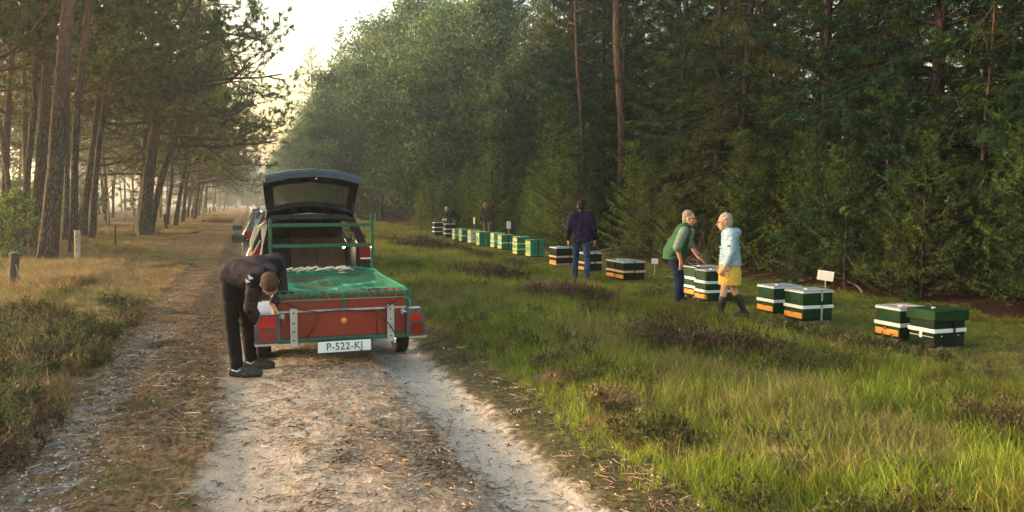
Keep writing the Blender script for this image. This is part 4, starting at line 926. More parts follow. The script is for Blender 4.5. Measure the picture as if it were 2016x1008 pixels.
MB().bb(X0 + .02, X1t - .02, Y0 - .006, Y0 + .006, ZB + .024, .600, .002).build('tailgate', TP, tr)
MB().bb(X0 + .02, X1t - .02, Y0 - .002, Y0 + .006, .624, ZT - s_ - .002).build('upper_panel', TP, tr)
MB().bb(X0 + .03, X1t - .03, Y1t - .008, Y1t + .004, ZB + .02, ZT - s_).build('front_panel', TP, tr)
for x in (X0, X1t): MB().bb(x - .006, x + .006, Y0 + .04, Y1t - .04, ZB + .052, ZT - s_ - .002).build('side_panel', TP, tr)
MB().bb(X0 + .02, X1t - .02, Y0 + .01, Y1t - .01, ZB + .03, ZB + .045).build('bed_floor', PLY, tr)
for x in (.37, 1.315):
    h = MB().bb(x - .032, x + .032, Y0 - .042, Y0 - .034, .29, .645, .002).bb(x - .034, x - .024, Y0 - .056, Y0 - .042, .292, .643).bb(x + .024, x + .034, Y0 - .056, Y0 - .042, .292, .643).bb(x - .045, x + .05, Y0 - .06, Y0 - .02, .272, .29, .003).build('hinge', GALV, tr)
    m = MB()
    for zz in (.33, .42, .5, .6): m.lathe([(0, -.01), (.008, -.008), (.009, 0)], (x, Y0 - .043, zz), 'Y', 8)
    m.build('bolt', BLK, h)
for x, s1 in ((X0 + .05, -1), (X1t - .05, 1)):
    MB().tube([(x, Y0 - .04, .57), (x + s1 * .10, Y0 - .045, .558)], .011, 7).tube([(x - .0, Y0 - .035, .60), (x, Y0 - .04, .535)], .008, 6).bb(x - .02, x + .02, Y0 - .03, Y0 - .012, .545, .595, .003).build('latch', GALV, tr)
MB().lathe([(0, -.012), (.022, -.010), (.030, -.004), (.032, .006)], (.855, Y0 - .012, .50), 'Y', 20).build('reflector', ORF, tr)
# tail lights: outward tapering housings with a triangle above a round-cornered lamp
for sx, xi, xo in ((-1, .235, .005), (1, 1.475, 1.668)):
    pl = [(xi, .325), (xo, .325), (xo, .47), (xo - sx * .05, .60), (xi, .60)]
    h = MB().prism([(a, b) for a, b in pl], 'Y', Y0 - .10, Y0 - .02).build('tail_light', LAMPH, tr)
    MB().prism([(xi + sx * .015, .305), (xo - sx * .004, .305), (xo + sx * .004, .323), (xi + sx * .015, .323)], 'Y', Y0 - .115, Y0 - .01).build('lamp_foot', GALV, h)
    MB().prism([(xi + sx * .02, .605), (xo - sx * .055, .605), (xo - sx * .055, .612), (xi + sx * .02, .612)], 'Y', Y0 - .105, Y0 - .015).build('lamp_cap', GALV, h)
    if sx < 0: tri = [(xi + sx * .03, .478), (xo - sx * .022, .478), (xo - sx * .058, .585), (xi + sx * .03, .585)]
    else: tri = [(xi + sx * .02, .482), (xo - sx * .03, .482), (xi + sx * .085, .59)]
    MB().prism(tri, 'Y', Y0 - .116, Y0 - .101).build('reflector_triangle', LENS, h)
    cxm = (xi + xo) / 2; w2 = abs(xo - xi) * .33; r_ = .02
    rp = [(cxm + (w2 - r_) * a + r_ * math.cos(t), .403 + (.058 - r_) * b2 + r_ * math.sin(t)) for (a, b2, t0) in ((1, 1, 0), (-1, 1, 90), (-1, -1, 180), (1, -1, 270)) for t in (math.radians(t0), math.radians(t0 + 45), math.radians(t0 + 90))]
    MB().prism(rp, 'Y', Y0 - .125, Y0 - .101).build('lamp_lens', LENSD, h)
# number plate
pb = MB().bb(.595, 1.115, Y0 - .012, Y0 - .004, .195, .305, .003).build('number_plate', PLATE, tr); pb.location = (0, -.045, -.005); pb.rotation_euler = (0, math.radians(-.4), 0)
MB().bb(.57, 1.125, Y0 - .03, Y0 - .004, .175, .192, .002).bb(.585, 1.12, Y0 - .002, Y0 + .004, .19, .32).build('plate_holder', BLK, pb)
def text_mesh(name, body, size, mat, parent, loc, rot, ext=.0015, squeeze=1.0, sp=1.0):
    cu = bpy.data.curves.new(name, 'FONT'); cu.body = body; cu.size = size; cu.extrude = ext; cu.align_x = 'CENTER'; cu.align_y = 'CENTER'; cu.resolution_u = 3; cu.space_character = sp
    o = bpy.data.objects.new(name, cu); C.objects.link(o); bpy.context.view_layer.update()
    me = bpy.data.meshes.new_from_object(o.evaluated_get(bpy.context.evaluated_depsgraph_get())); bpy.data.objects.remove(o)
    me.materials.clear(); me.materials.append(mat); q = mob(name, me, parent); q.location = loc; q.rotation_euler = rot; q.scale = (squeeze, 1, 1); return q
text_mesh('plate_lettering', 'P-522-KJ', .105, BLK, pb, (.855, Y0 - .0145, .25), (math.pi / 2, 0, 0), squeeze=.92, sp=1.05)
# wheels, mudguards, axle, drawbar
def wheel(parent, x, y, z, R, w, name='wheel', rimr=.62, rimm=GALV):
    prof = [(R * rimr, -w * .42), (R * .86, -w / 2), (R * .96, -w * .44), (R, -w * .28), (R, w * .28), (R * .96, w * .44), (R * .86, w / 2), (R * rimr, w * .42), (R * rimr * .96, 0), (R * rimr, -w * .42)]
    o = MB().lathe(prof, (x, y, z), 'X', 32).build(name, RUB, parent)
    MB().lathe([(0, -w * .3), (R * .18, -w * .32), (R * .22, -w * .2), (R * .5, -w * .12), (R * rimr * .97, -w * .36), (R * rimr * .97, w * .36), (R * .5, w * .12), (R * .22, w * .2), (R * .18, w * .32), (0, w * .3)], (x, y, z), 'X', 24).build('rim', rimm, o)
    m = MB()
    for k in range(36):
        t = 2 * math.pi * k / 36; m.box((x + (w * .2 if k % 2 else -w * .2), y + math.cos(t) * R, z + math.sin(t) * R), (w * .34, .012, .022), (t, 0, 0))
    m.build('tread', RUB, o); return o
ya = 8.78
for x in (.10, 1.60):
    wheel(tr, x, ya, .255 + (-.045), .255, .15)
for x in (.10, 1.60):
    P = []; th_ = np.linspace(math.radians(-5), math.radians(185), 14)
    m = MB(); V = []
    for t in th_:
        for dx in (-.10, .10): V.append((x + dx, ya + .33 * math.cos(t), .24 + .33 * math.sin(t) + .02))
    for t in th_:
        for dx in (-.10, .10): V.append((x + dx, ya + .318 * math.cos(t), .24 + .318 * math.sin(t) + .02))
    n = len(th_); F = [(2 * i, 2 * i + 1, 2 * i + 3, 2 * i + 2) for i in range(n - 1)] + [(2 * n + 2 * i, 2 * n + 2 * i + 2, 2 * n + 2 * i + 3, 2 * n + 2 * i + 1) for i in range(n - 1)] + [(2 * i, 2 * i + 2, 2 * n + 2 * i + 2, 2 * n + 2 * i) for i in range(n - 1)] + [(2 * i + 1, 2 * n + 2 * i + 1, 2 * n + 2 * i + 3, 2 * i + 3) for i in range(n - 1)]
    m.add(V, F, False); m.build('mudguard', FEND if x < 1 else BLK, tr)
MB().tube([(.1, ya, .2), (1.6, ya, .2)], .03, 8).build('axle', BLK, tr)
MB().bb(.62, .66, Y0 + .3, Y1t + .2, ZB - .06, ZB).bb(1.05, 1.09, Y0 + .3, Y1t + .2, ZB - .06, ZB).tube([(.64, 10.1, .29), (.855, 10.75, .33)], .03, 6).tube([(1.07, 10.1, .29), (.855, 10.75, .33)], .03, 6).build('drawbar', TG, tr)
# front rack
rk = MB()
for x, zb, zt in ((X0 + .005, .78, 1.47), (X1t - .02, .78, 1.53)): rk.bb(x - .02, x + .02, Y1t - .045, Y1t - .005, zb, zt, .003)
for zz in (1.395, 1.135): rk.bb(X0 + .02, X1t - .04, Y1t - .04, Y1t - .012, zz - .022, zz + .022, .003)
rk.build('ladder_rack', TG, tr)
# elastic cords
MB().tube([(.30, Y0 - .03, .70), (.44, Y0 - .06, .63), (.62, Y0 - .06, .605), (.56, Y0 - .05, .45), (.49, Y0 - .045, .335)], .006, 6).tube([(1.45, Y0 - .03, .74), (1.25, Y0 - .06, .60), (1.17, Y0 - .06, .585), (1.18, Y0 - .05, .34)], .006, 6).tube([(1.17, Y0 - .06, .585), (1.30, Y0 - .07, .45), (1.37, Y0 - .05, .33)], .006, 6).tube([(.62, Y0 - .06, .605), (.85, Y0 - .05, .615), (1.17, Y0 - .06, .585)], .005, 6).build('elastic_cord', BLK, tr)
# load
load = thing('plank_stack', 'brown boards lying in the trailer under the net', 'boards', (0, 0, 0))
for i, (x, y, w, l, z, a) in enumerate([(.6, 8.75, .26, 1.7, .60, .04), (.88, 8.8, .24, 1.75, .605, -.02), (1.16, 8.7, .24, 1.6, .60, .03), (.8, 9.0, .2, 1.2, .655, .35)]):
    MB().box((x, y, z), (w, l, .03), (0, 0, a), bev=.004).build('board', PLY, load)
crt = thing('wooden_crate', 'dark low crate carrying the boards in the trailer', 'crate', (.86, 8.85, 0))
for x in (-.55, .55): MB().bb(x - .02, x + .02, -.9, .9, ZB + .03, .57).build('crate_side', PLY, crt)
for y in (-.9, .9): MB().bb(-.528, .528, y - .02, y + .02, ZB + .03, .57).build('crate_end', PLY, crt)
CLOTH = pmat('cream_cloth', (.66, .60, .46), .9, var=.2, bumps=.4)
rr_ = random.Random(12)
for i in range(9):
    x = .34 + i * .10 + rr_.uniform(-.02, .02); z = .795 + rr_.uniform(0, .03)
    m = MB(); m.tube([(x - .09, 9.84, z), (x - .03, 9.80 + rr_.uniform(-.03, .03), z + .02), (x + .04, 9.86, z + .015 + rr_.uniform(0, .03)), (x + .1, 9.83, z - .01)], [.008, .018, .015, .006], 7)
    props(m.build('cloth_roll', CLOTH), 'cream rag lying on the front rim of the trailer, %s' % ['leftmost', 'second from left', 'third from left', 'fourth from left', 'in the middle', 'fourth from right', 'third from right', 'second from right', 'rightmost'][i], 'rag', 'cream rags along the front of the trailer')
# net draped over the box
def net_z(x, y):
    a = (x - X0) / (X1t - X0); b_ = (y - Y0) / (Y1t - Y0)
    e = max(0.0, min(a, 1 - a, b_, 1 - b_))
    z = ZT + .012 - .07 * min(1, e / .3) ** .8 + .018 * math.sin(a * 9 + b_ * 5) * min(1, e * 6) + .012 * math.sin(b_ * 17 - a * 6) * min(1, e * 6)
    z += .07 * math.exp(-((a - .72) / .22) ** 2 - ((b_ - .93) / .12) ** 2) - .03 * math.exp(-((a - .3) / .2) ** 2 - ((b_ - .45) / .25) ** 2)
    over = max(-a, a - 1, -b_, b_ - 1, 0) 
    if a < 0: z -= (X0 - x) * 2.2
    if a > 1: z -= (x - X1t) * 2.2
    if b_ < 0: z -= (Y0 - y) * 2.4
    return z
def net_pt(x, y):
    z = net_z(x, y)
    x = min(max(x, X0 - .022 - .15 * max(0, X0 - x)), X1t + .022 + .15 * max(0, x - X1t)); y = max(y, Y0 - .03 - .2 * max(0, Y0 - y))
    return (x, y, z)
m = MB(); cell = .054; lo, hi = -14, 80
def strand(fn):
    run = []
    for k in range(0, 400):
        x, y = fn(k * .03)
        wob = .006 * math.sin(k * .9 + fn(0)[0] * 40)
        ins = X0 - .06 < x < X1t + .07 and Y0 - .042 < y < Y1t + .02
        if ins: run.append(net_pt(x + wob, y + wob * .7))
        elif run:
            if len(run) > 1: m.tube(run, .0024, 3, cap=False)
            run = []
    if len(run) > 1: m.tube(run, .0024, 3, cap=False)
for i in range(52):
    c = i * cell * 1.414
    strand(lambda s, c=c: (X0 - .08 + s * .7071, Y0 - .2 - 1.45 + c + s * .7071))
    strand(lambda s, c=c: (X1t + .08 - s * .7071, Y0 - .2 - 1.45 + c + s * .7071))
for q in range(1): 
    edge = [net_pt(X0 - .055 + (X1t - X0 + .11) * k / 30, Y0 - .04) for k in range(31)]
    m.tube(edge, .004, 5)
for xx in (X0 + .02, X1t - .02):
    m.tube([net_pt(xx, Y0 + (Y1t - Y0) * k / 20) for k in range(21)], .0045, 5)
props(m.build('cargo_net', NET), 'green knotted cargo net stretched over the trailer', 'net')
# ropes and red bag hanging at the left of the rack
ROPE = pmat('cream_rope', (.62, .52, .36), .9, var=.2, bumps=.5, bscale=200)
m = MB()
for i in range(4):
    a = .02 * i; m.tube([(.17 - a, 9.93, 1.44 - .02 * i), (.10 - a, 9.9 + .01 * i, 1.36), (.02 - a * .6, 9.9, 1.18), (-.03 + a * .5, 9.88, 1.0), (.01 + a, 9.87, .91), (.09 + a * .3, 9.88, .99), (.14 - a * .2, 9.9, 1.2), (.18 - a, 9.92, 1.38)], .008, 6, closed=True)
m.tube([(.1, 9.86, 1.2), (.02, 9.85, 1.05), (-.09, 9.84, .98), (-.14, 9.84, .88)], .008, 6)
props(m.build('rope_coil', ROPE), 'coil of cream rope hanging from the left post of the rack', 'rope')
RED = pmat('red_cloth', (.62, .02, .018), .7, var=.2, bumps=.3, bscale=40)
m = MB().tube([(-.02, 9.8, .80), (.0, 9.8, .88), (.04, 9.8, .95), (.08, 9.8, 1.0)], [.08, .11, .095, .03], 9).tube([(.12, 9.8, .82), (.13, 9.8, .90), (.15, 9.8, .95)], [.07, .07, .02], 8)
props(m.build('red_bag', RED), 'crumpled red bag hanging below the rope coil', 'bag')
# ================================================================== CARS
PAINT = pmat('dark_blue_car_paint', (.007, .008, .014), .28, var=.02, vs=1.2, coat=.3)
PAINTS = pmat('silver_car_paint', (.16, .165, .175), .25, metal=.6, var=.05, coat=1.0)
TRIM = pmat('interior_dark_trim', (.016, .016, .02), .75, var=.2)
SEAT = pmat('tan_seat_leather', (.08, .05, .022), .5, var=.2, vs=3)
CHROME = pmat('chrome', (.8, .8, .8), .12, metal=1.0, var=.02)
gm, gn_, gb = newmat('tinted_glass'); gb.inputs['Base Color'].default_value = (.03, .035, .04, 1); gb.inputs['Roughness'].default_value = .03; gb.inputs['Transmission Weight'].default_value = 0; gb.inputs['Alpha'].default_value = .55; gb.inputs['Coat Weight'].default_value = 1
GLASS = gm
gm2, _n, gb2 = newmat('tailgate_glass'); gb2.inputs['Base Color'].default_value = (.05, .06, .055, 1); gb2.inputs['Roughness'].default_value = .05; gb2.inputs['Alpha'].default_value = .45
GLASS2 = gm2
MIRG = pmat('mirror_glass', (.10, .12, .12), .05, metal=.8, var=.3, vs=20)
RIM = pmat('alloy_rim', (.5, .5, .52), .3, metal=.8)
def car(x, y, paint, label, open_gate, detail=True):
    z = gz(x, y + 2) ; t = thing('car', label, 'car', (x, y, z - .0), 0)
    # stations along the car: (y, sill z, belt half width, belt z, roof half width, roof z, low half width)
    st = [(0.0, .50, .80, .92, .58, 1.40, .79), (.35, .34, .84, .94, .61, 1.47, .83), (1.2, .30, .86, .93, .63, 1.50, .85), (2.2, .29, .86, .91, .62, 1.48, .86), (2.75, .29, .86, .90, .56, 1.36, .86), (3.35, .30, .84, .90, .70, .98, .85), (4.0, .32, .80, .84, .62, .86, .83), (4.4, .40, .66, .66, .5, .70, .70)]
    def ring(s):
        yy, zs, bw, bz, rw, rz, lw = s; b2 = []
        half = [(lw - .05, zs), (lw, zs + .12), (bw + .012, (zs + bz) / 2 + .08), (bw, bz), (bw * .45 + rw * .55, (bz * .45 + rz * .55)), (rw, rz - .04), (rw * .72, rz - .005), (0, rz + .015)]
        return [(a, yy, b) for a, b in half] + [(-a, yy, b) for a, b in half[-2::-1]]
    R = [ring(s) for s in st]; n = len(R[0]); V = [p for r in R for p in r]
    Fb = []; Fg = []
    for i in range(len(R) - 1):
        for k in range(n - 1):
            f = (i * n + k, (i + 1) * n + k, (i + 1) * n + k + 1, i * n + k + 1)
            win = k in (3, 4, n - 6, n - 5) and i in (1, 2, 3)
            shield = i == 4 and 4 <= k <= n - 6
            (Fg if (win or shield) else Fb).append(f)
    def sub(F, nm, mt, thick=True):
        used_ = sorted({i for f in F for i in f}); mp = {a: b for b, a in enumerate(used_)}
        me = bpy.data.meshes.new(nm); me.from_pydata([V[i] for i in used_], [], [tuple(mp[i] for i in f) for f in F]); me.polygons.foreach_set('use_smooth', [True] * len(F))
        bm = bmesh.new(); bm.from_mesh(me); bmesh.ops.recalc_face_normals(bm, faces=bm.faces); bm.to_mesh(me); bm.free(); me.materials.append(mt)
        o = mob(nm, me, t)
        if thick:
            md = o.modifiers.new('thick', 'SOLIDIFY'); md.thickness = .045; md.offset = 0
        return o
    sub(Fb, 'body', paint); sub(Fg, 'side_window', GLASS, False)
    MB().bb(-.72, .72, 4.3, 4.42, .38, .66, .03).build('front_bumper', BLK, t)
    # rear bumper and corner pillars
    bp = MB().prism([(-.82, .30), (.82, .30), (.83, .52), (.80, .66), (-.80, .66), (-.83, .52)], 'Y', -.10, .16).build('rear_bumper', paint, t)
    MB().bb(-.5, .5, -.112, -.101, .33, .40, .003).build('bumper_insert', BLK, bp)
    for s in (-1, 1):
        pil = [(s * .81, .64), (s * .83, .80), (s * .80, .95), (s * .60, 1.42), (s * .52, 1.40), (s * .66, .98), (s * .64, .64)]
        MB().prism(pil, 'Y', -.05, .22).build('rear_pillar', paint, t)
        lp = [(s * .66, .82), (s * .835, .82), (s * .835, .90), (s * .795, 1.02), (s * .655, 1.02)]
        tl = MB().prism(lp, 'Y', -.085, .02).build('tail_light', LENSD, t)
        MB().prism([(s * .67, .835), (s * .82, .835), (s * .82, .855), (s * .67, .855)], 'Y', -.092, -.086).build('lamp_strip', WP, tl)
    MB().prism([(-.60, 1.40), (.60, 1.40), (.5, 1.455), (0, 1.475), (-.5, 1.455)], 'Y', -.04, .2).build('roof_edge', paint, t)
    # interior
    MB().bb(-.60, .60, -.02, 1.2, .60, .64).build('boot_floor', TRIM, t)
    for s in (-1, 1): MB().bb(s * .62, s * .66, .0, 2.6, .62, 1.0).build('side_trim', TRIM, t)
    for i, (a, b) in enumerate(((-.60, -.22), (-.21, .17), (.18, .60))):
        sb = MB().prism([(1.10, .62), (1.22, .62), (1.42, 1.06), (1.34, 1.10), (1.28, 1.08)], 'X', a, b).build('seat_back', SEAT if i else TRIM, t)
        if i: MB().bb((a + b) / 2 - .025, (a + b) / 2 + .025, 1.13, 1.20, .80, .88).build('seat_anchor', BLK, sb)
    for a in (-.4, .38): MB().box((a, 1.43, 1.18), (.26, .08, .15), bev=.03).build('headrest', TRIM, t)
    MB().bb(-.58, .58, 1.46, 1.48, 1.0, 1.37).build('added_dark_screen', TRIM, t)  # added dark sheet, blocks windscreen brightness so the cabin looks black from behind
    MB().bb(-.55, .55, .25, 2.6, 1.37, 1.385).build('roof_lining', TRIM, t)
    for a in (-.38, .38): MB().box((a, 2.05, 1.27), (.30, .08, .2), bev=.03).build('front_headrest', TRIM, t)
    MB().bb(-.55, .55, 2.6, 2.75, .55, 1.0).build('dashboard', TRIM, t)
    for a in (-.38, .38): MB().box((a, 2.0, .95), (.54, .12, .62), (-.15, 0, 0), bev=.04).build('front_seat', TRIM, t)
    for s in (-1, 1):
        mr = MB().box((s * .985, 2.55, 1.03), (.24, .09, .13), (0, 0, s * -.1), bev=.03).box((s * .86, 2.6, .99), (.1, .05, .04)).build('wing_mirror', paint, t)
        MB().box((s * .985, 2.498, 1.03), (.20, .006, .10), (0, 0, s * -.1)).build('mirror_glass', MIRG, mr)
        MB().tube([(s * .63, .35, 1.49), (s * .645, .5, 1.53), (s * .65, 1.6, 1.55), (s * .63, 2.1, 1.52)], .013, 6).build('roof_rail', CHROME, t)
        for yy in (1.05, 1.95):
            MB().box((s * .875, yy, .80), (.02, .16, .025), bev=.005).build('door_handle', paint, t)
        for yy in (.78, 3.45):
            wheel(t, s * .76, yy, .31 - .03, .31, .20, rimm=RIM, rimr=.66)
            MB().lathe([(.335, -.05), (.37, -.05), (.37, .05), (.335, .05), (.335, -.05)], (s * .80, yy, .30), 'X', 28).build('wheel_arch', BLK, t)
    # tailgate
    tg_ = bpy.data.objects.new('tailgate', None)
    hy, hz = .06, 1.455
    # profile of the gate in its own plane: half width at distance s from the hinge, bending out at the belt line
    prof = [(0.0, .0, .565), (.14, .075, .58), (.40, .36, .615), (.47, .40, .62), (.68, .43, .615), (.82, .40, .605), (.86, .36, .60)] # (down the gate, outward, half width) when closed
    ang = math.radians(98 if open_gate else 3)
    def gp(sx, d, o_):   # closed: down = -z, outward = -y; rotate up about the hinge
        dy, dz = -o_ , -d
        y2 = dy * math.cos(ang) + dz * math.sin(ang); z2 = -dy * math.sin(ang) + dz * math.cos(ang)
        return (sx, hy + y2, hz + z2)
    def panel(segs, inner, nm, mt, th=.05, parent=t):
        m = MB(); Vv = []; 
        for (d, o_, w) in segs:
            for a in (-1, -.8, -.5, 0, .5, .8, 1): 
                cur = .10 * (1 - a * a)                    # the gate bows outwards in the middle
                Vv.append(gp(a * w * inner, d, o_ + cur)); 
        for (d, o_, w) in segs:
            for a in (-1, -.8, -.5, 0, .5, .8, 1): Vv.append(gp(a * w * inner, d + .01, o_ + .10 * (1 - a * a) - th))
        n7 = 7; L = len(segs); F = []
        for i in range(L - 1):
            for k in range(6): F += [(i * 7 + k, i * 7 + k + 1, (i + 1) * 7 + k + 1, (i + 1) * 7 + k), (L * 7 + i * 7 + k, L * 7 + (i + 1) * 7 + k, L * 7 + (i + 1) * 7 + k + 1, L * 7 + i * 7 + k + 1)]
            for k in (0, 6): F.append((i * 7 + k, (i + 1) * 7 + k, L * 7 + (i + 1) * 7 + k, L * 7 + i * 7 + k))
        for i in (0, L - 1):
            for k in range(6): F.append((i * 7 + k, i * 7 + k + 1, L * 7 + i * 7 + k + 1, L * 7 + i * 7 + k))
        m.add(Vv, F, False); return m.build(nm, mt, parent)
    gate = panel(prof[2:], 1.0, 'tailgate', paint, .07); 
    gate2 = panel(prof[:2], 1.0, 'gate_header', paint, .07, gate)
    panel([(.14, .075, .58), (.40, .36, .615)], .83, 'rear_window', GLASS2, .008, gate)
    for s in (-1, 1):
        Vv = []
        for (d, o_, w) in (prof[1], prof[2]):
            for a in (1.0, .81):
                for th in (0, .07): Vv.append(gp(s * a * w, d, o_ + .10 * (1 - a * a) - th))
        MB().add(Vv, [(0, 2, 6, 4), (1, 5, 7, 3), (0, 4, 5, 1), (2, 3, 7, 6), (0, 1, 3, 2), (4, 6, 7, 5)]).build('window_frame', paint, gate)
    # inner trim and handle
    mm = MB(); mm.tube([gp(-.3, .60, .43), gp(.3, .60, .43)], .012, 6); mm.build('inner_trim_rib', TRIM, gate)
    ih = MB(); ih.tube([gp(-.50, .62, .40), gp(-.36, .62, .40)], .022, 6); ih.build('grab_handle', pmat('grey_trim', (.25, .23, .22), .6), gate)
    lk = MB(); lk.box(gp(.04, .74, .40), (.02, .03, .05)); lk.build('lock_catch', CHROME, gate)
    MB().tube([gp(-.45, .385, .41), gp(-.1, .37, .46), gp(.3, .34, .43)], .008, 5).build('wiper', BLK, gate)
    if open_gate:
        for s in (-1, 1): MB().tube([(s * .60, .1, 1.1), gp(s * .56, .30, .22)], .010, 6).build('gas_strut', BLK, t)
        MB().box((.50, .5, .98), (.035, .07, .035), bev=.006).build('boot_lamp_housing', WP, t)
        lm_ = bpy.data.materials.new('lit_bulb'); lm_.use_nodes = True; bb_ = lm_.node_tree.nodes['Principled BSDF']; bb_.inputs['Emission Color'].default_value = (1, .72, .38, 1); bb_.inputs['Emission Strength'].default_value = 14
        MB().lathe([(0, -.018), (.012, -.014), (.018, 0), (.012, .014), (0, .018)], (.50, .45, .98), 'Y', 10).build('boot_lamp', lm_, t)
        ld = bpy.data.lights.new('boot_lamp_light', 'POINT'); ld.energy = .5; ld.color = (1, .7, .4); ld.shadow_soft_size = .02
        lo_ = bpy.data.objects.new('boot_lamp_light', ld); lo_.location = (.46, .40, .98); link(lo_, t)
    return t
CARX = .775
car(CARX, 10.98, PAINT, 'dark blue hatchback with its tailgate raised, hitched to the trailer', True)
car(CARX - .12, 17.3, PAINTS, 'dark grey car parked ahead of the dark hatchback, mostly hidden', False)
# ================================================================== PEOPLE
def blob(name, prims, voxel, mat, parent, smooth=6, ratio=1.0, fold=0.0, fs=9.0, seed=0, factor=.5):
    """overlapping capsules, ellipsoids and lofts fused into ONE smooth surface"""
    bm = bmesh.new()
    for p in prims:
        k = p[0]
        if k == 'c':                                  # capsule p0 r0 p1 r1 [squash axis, amount]
            a, r0, b, r1 = Vector(p[1]), p[2], Vector(p[3]), p[4]; d = b - a; L = d.length; q = d.to_track_quat('Z', 'Y').to_matrix().to_4x4() if L > 1e-6 else Matrix()
            V = []; seg = 14; prof = []
            for i in range(5): t = math.pi / 2 * (1 - i / 4) ; prof.append((r0 * math.cos(t), -r0 * math.sin(t)))
            for i in range(5): t = math.pi / 2 * i / 4; prof.append((r1 * math.cos(t), L + r1 * math.sin(t)))
            rows = []
            for (r, h) in prof: rows.append([bm.verts.new(a + (q @ Vector((max(r, 1e-4) * math.cos(2 * math.pi * j / seg), max(r, 1e-4) * math.sin(2 * math.pi * j / seg), h)))) for j in range(seg)])
            for i in range(len(rows) - 1):
                for j in range(seg): bm.faces.new((rows[i][j], rows[i][(j + 1) % seg], rows[i + 1][(j + 1) % seg], rows[i + 1][j]))
            bm.faces.new(rows[0][::-1]); bm.faces.new(rows[-1])
        elif k == 'e':                                # ellipsoid centre radii rotation-matrix
            g_ = bmesh.ops.create_uvsphere(bm, u_segments=18, v_segments=12, radius=1); M = p[3].to_4x4() if len(p) > 3 and p[3] is not None else Matrix()
            for v in g_['verts']: v.co = Vector(p[1]) + (M @ Vector((v.co.x * p[2][0], v.co.y * p[2][1], v.co.z * p[2][2])))
        elif k == 'l':                                # loft: list of (centre, axis-x, axis-y) rings, flat ends
            rows = []; seg = 18
            for (c, ax_, ay_) in p[1]:
                c, ax_, ay_ = Vector(c), Vector(ax_), Vector(ay_); rows.append([bm.verts.new(c + ax_ * math.cos(2 * math.pi * j / seg) + ay_ * math.sin(2 * math.pi * j / seg)) for j in range(seg)])
            for i in range(len(rows) - 1):
                for j in range(seg): bm.faces.new((rows[i][j], rows[i][(j + 1) % seg], rows[i + 1][(j + 1) % seg], rows[i + 1][j]))
            bm.faces.new(rows[0][::-1]); bm.faces.new(rows[-1])
    bmesh.ops.recalc_face_normals(bm, faces=bm.faces)
    me = bpy.data.meshes.new(name); bm.to_mesh(me); bm.free(); o = bpy.data.objects.new(name, me); C.objects.link(o)
    md = o.modifiers.new('r', 'REMESH'); md.mode = 'VOXEL'; md.voxel_size = voxel; md.use_smooth_shade = True
    if smooth: ms = o.modifiers.new('s', 'SMOOTH'); ms.iterations = smooth; ms.factor = factor
    if ratio < 1: mdz = o.modifiers.new('d', 'DECIMATE'); mdz.ratio = ratio
    bpy.context.view_layer.update()
    m2 = bpy.data.meshes.new_from_object(o.evaluated_get(bpy.context.evaluated_depsgraph_get())); bpy.data.objects.remove(o)
    if fold:
        nv = len(m2.vertices); co = np.empty(nv * 3, np.float32); m2.vertices.foreach_get('co', co); nn = np.empty(nv * 3, np.float32); m2.vertices.foreach_get('normal', nn); co = co.reshape(-1, 3); nn = nn.reshape(-1, 3)
        w = np.array([mnoise(Vector((float(c[0]) * fs * .8 + seed, float(c[1]) * fs * .8, float(c[2]) * fs * 1.7 + 3 * mnoise(Vector((float(c[0]) * 3, float(c[1]) * 3, seed)))))) for c in co]); w = -np.abs(w) + .2
        co = co + nn * (fold * w)[:, None]; m2.vertices.foreach_set('co', co.ravel())
    m2.polygons.foreach_set('use_smooth', [True] * len(m2.polygons)); m2.materials.clear(); m2.materials.append(mat); m2.update()
    return mob(name, m2, parent)
SKIN = pmat('skin', (.62, .32, .21), .5, var=.1, vs=14, spec=.4)
SKINR = pmat('ruddy_skin', (.66, .30, .20), .5, var=.12, vs=14, spec=.4)
EYE_ = pmat('eye_dark', (.03, .02, .02), .2)
V3 = Vector
def hand(wrist, dirv, palm, r=.5, curl=.5, sc=1.0):
    """palm and five separate fingers; dirv = along the hand, palm = direction the palm faces"""
    w = V3(wrist); d = V3(dirv).normalized(); n = V3(palm); n = (n - d * n.dot(d)).normalized(); s = d.cross(n); P = []
    P.append(('c', w, .024 * sc, w + d * .03 * sc, .024 * sc))
    for k in (-1, -.33, .33, 1): P.append(('c', w + d * .02 * sc + s * .016 * k * sc, .016 * sc, w + d * .085 * sc + s * .028 * k * sc, .0125 * sc))
    for k, L in ((-1.05, .062), (-.35, .078), (.35, .084), (1.05, .074)):
        b = w + d * .088 * sc + s * .0285 * k * sc; q = b
        dd = d + s * .10 * k
        for j in range(3):
            dd = (dd + n * curl * .55).normalized(); e = q + dd * L * sc * (.45, .32, .23)[j]; P.append(('c', q, (.0098 - .0009 * j) * sc, e, (.0092 - .0012 * j) * sc)); q = e
    b = w + d * .03 * sc + s * .026 * sc; dd = (d * .65 + s * .8 + n * .25).normalized(); q = b
    for j in range(3): e = q + dd * (.034, .03, .024)[j] * sc; P.append(('c', q, (.0135 - .0015 * j) * sc, e, (.012 - .0015 * j) * sc)); q = e; dd = (dd + d * .35 + n * curl * .3).normalized()
    return P
def frame(f, u):
    f = V3(f).normalized(); u = V3(u); u = (u - f * u.dot(f)).normalized(); s = f.cross(u); return Matrix((s, f, u)).transposed()     # x right, y face direction, z up
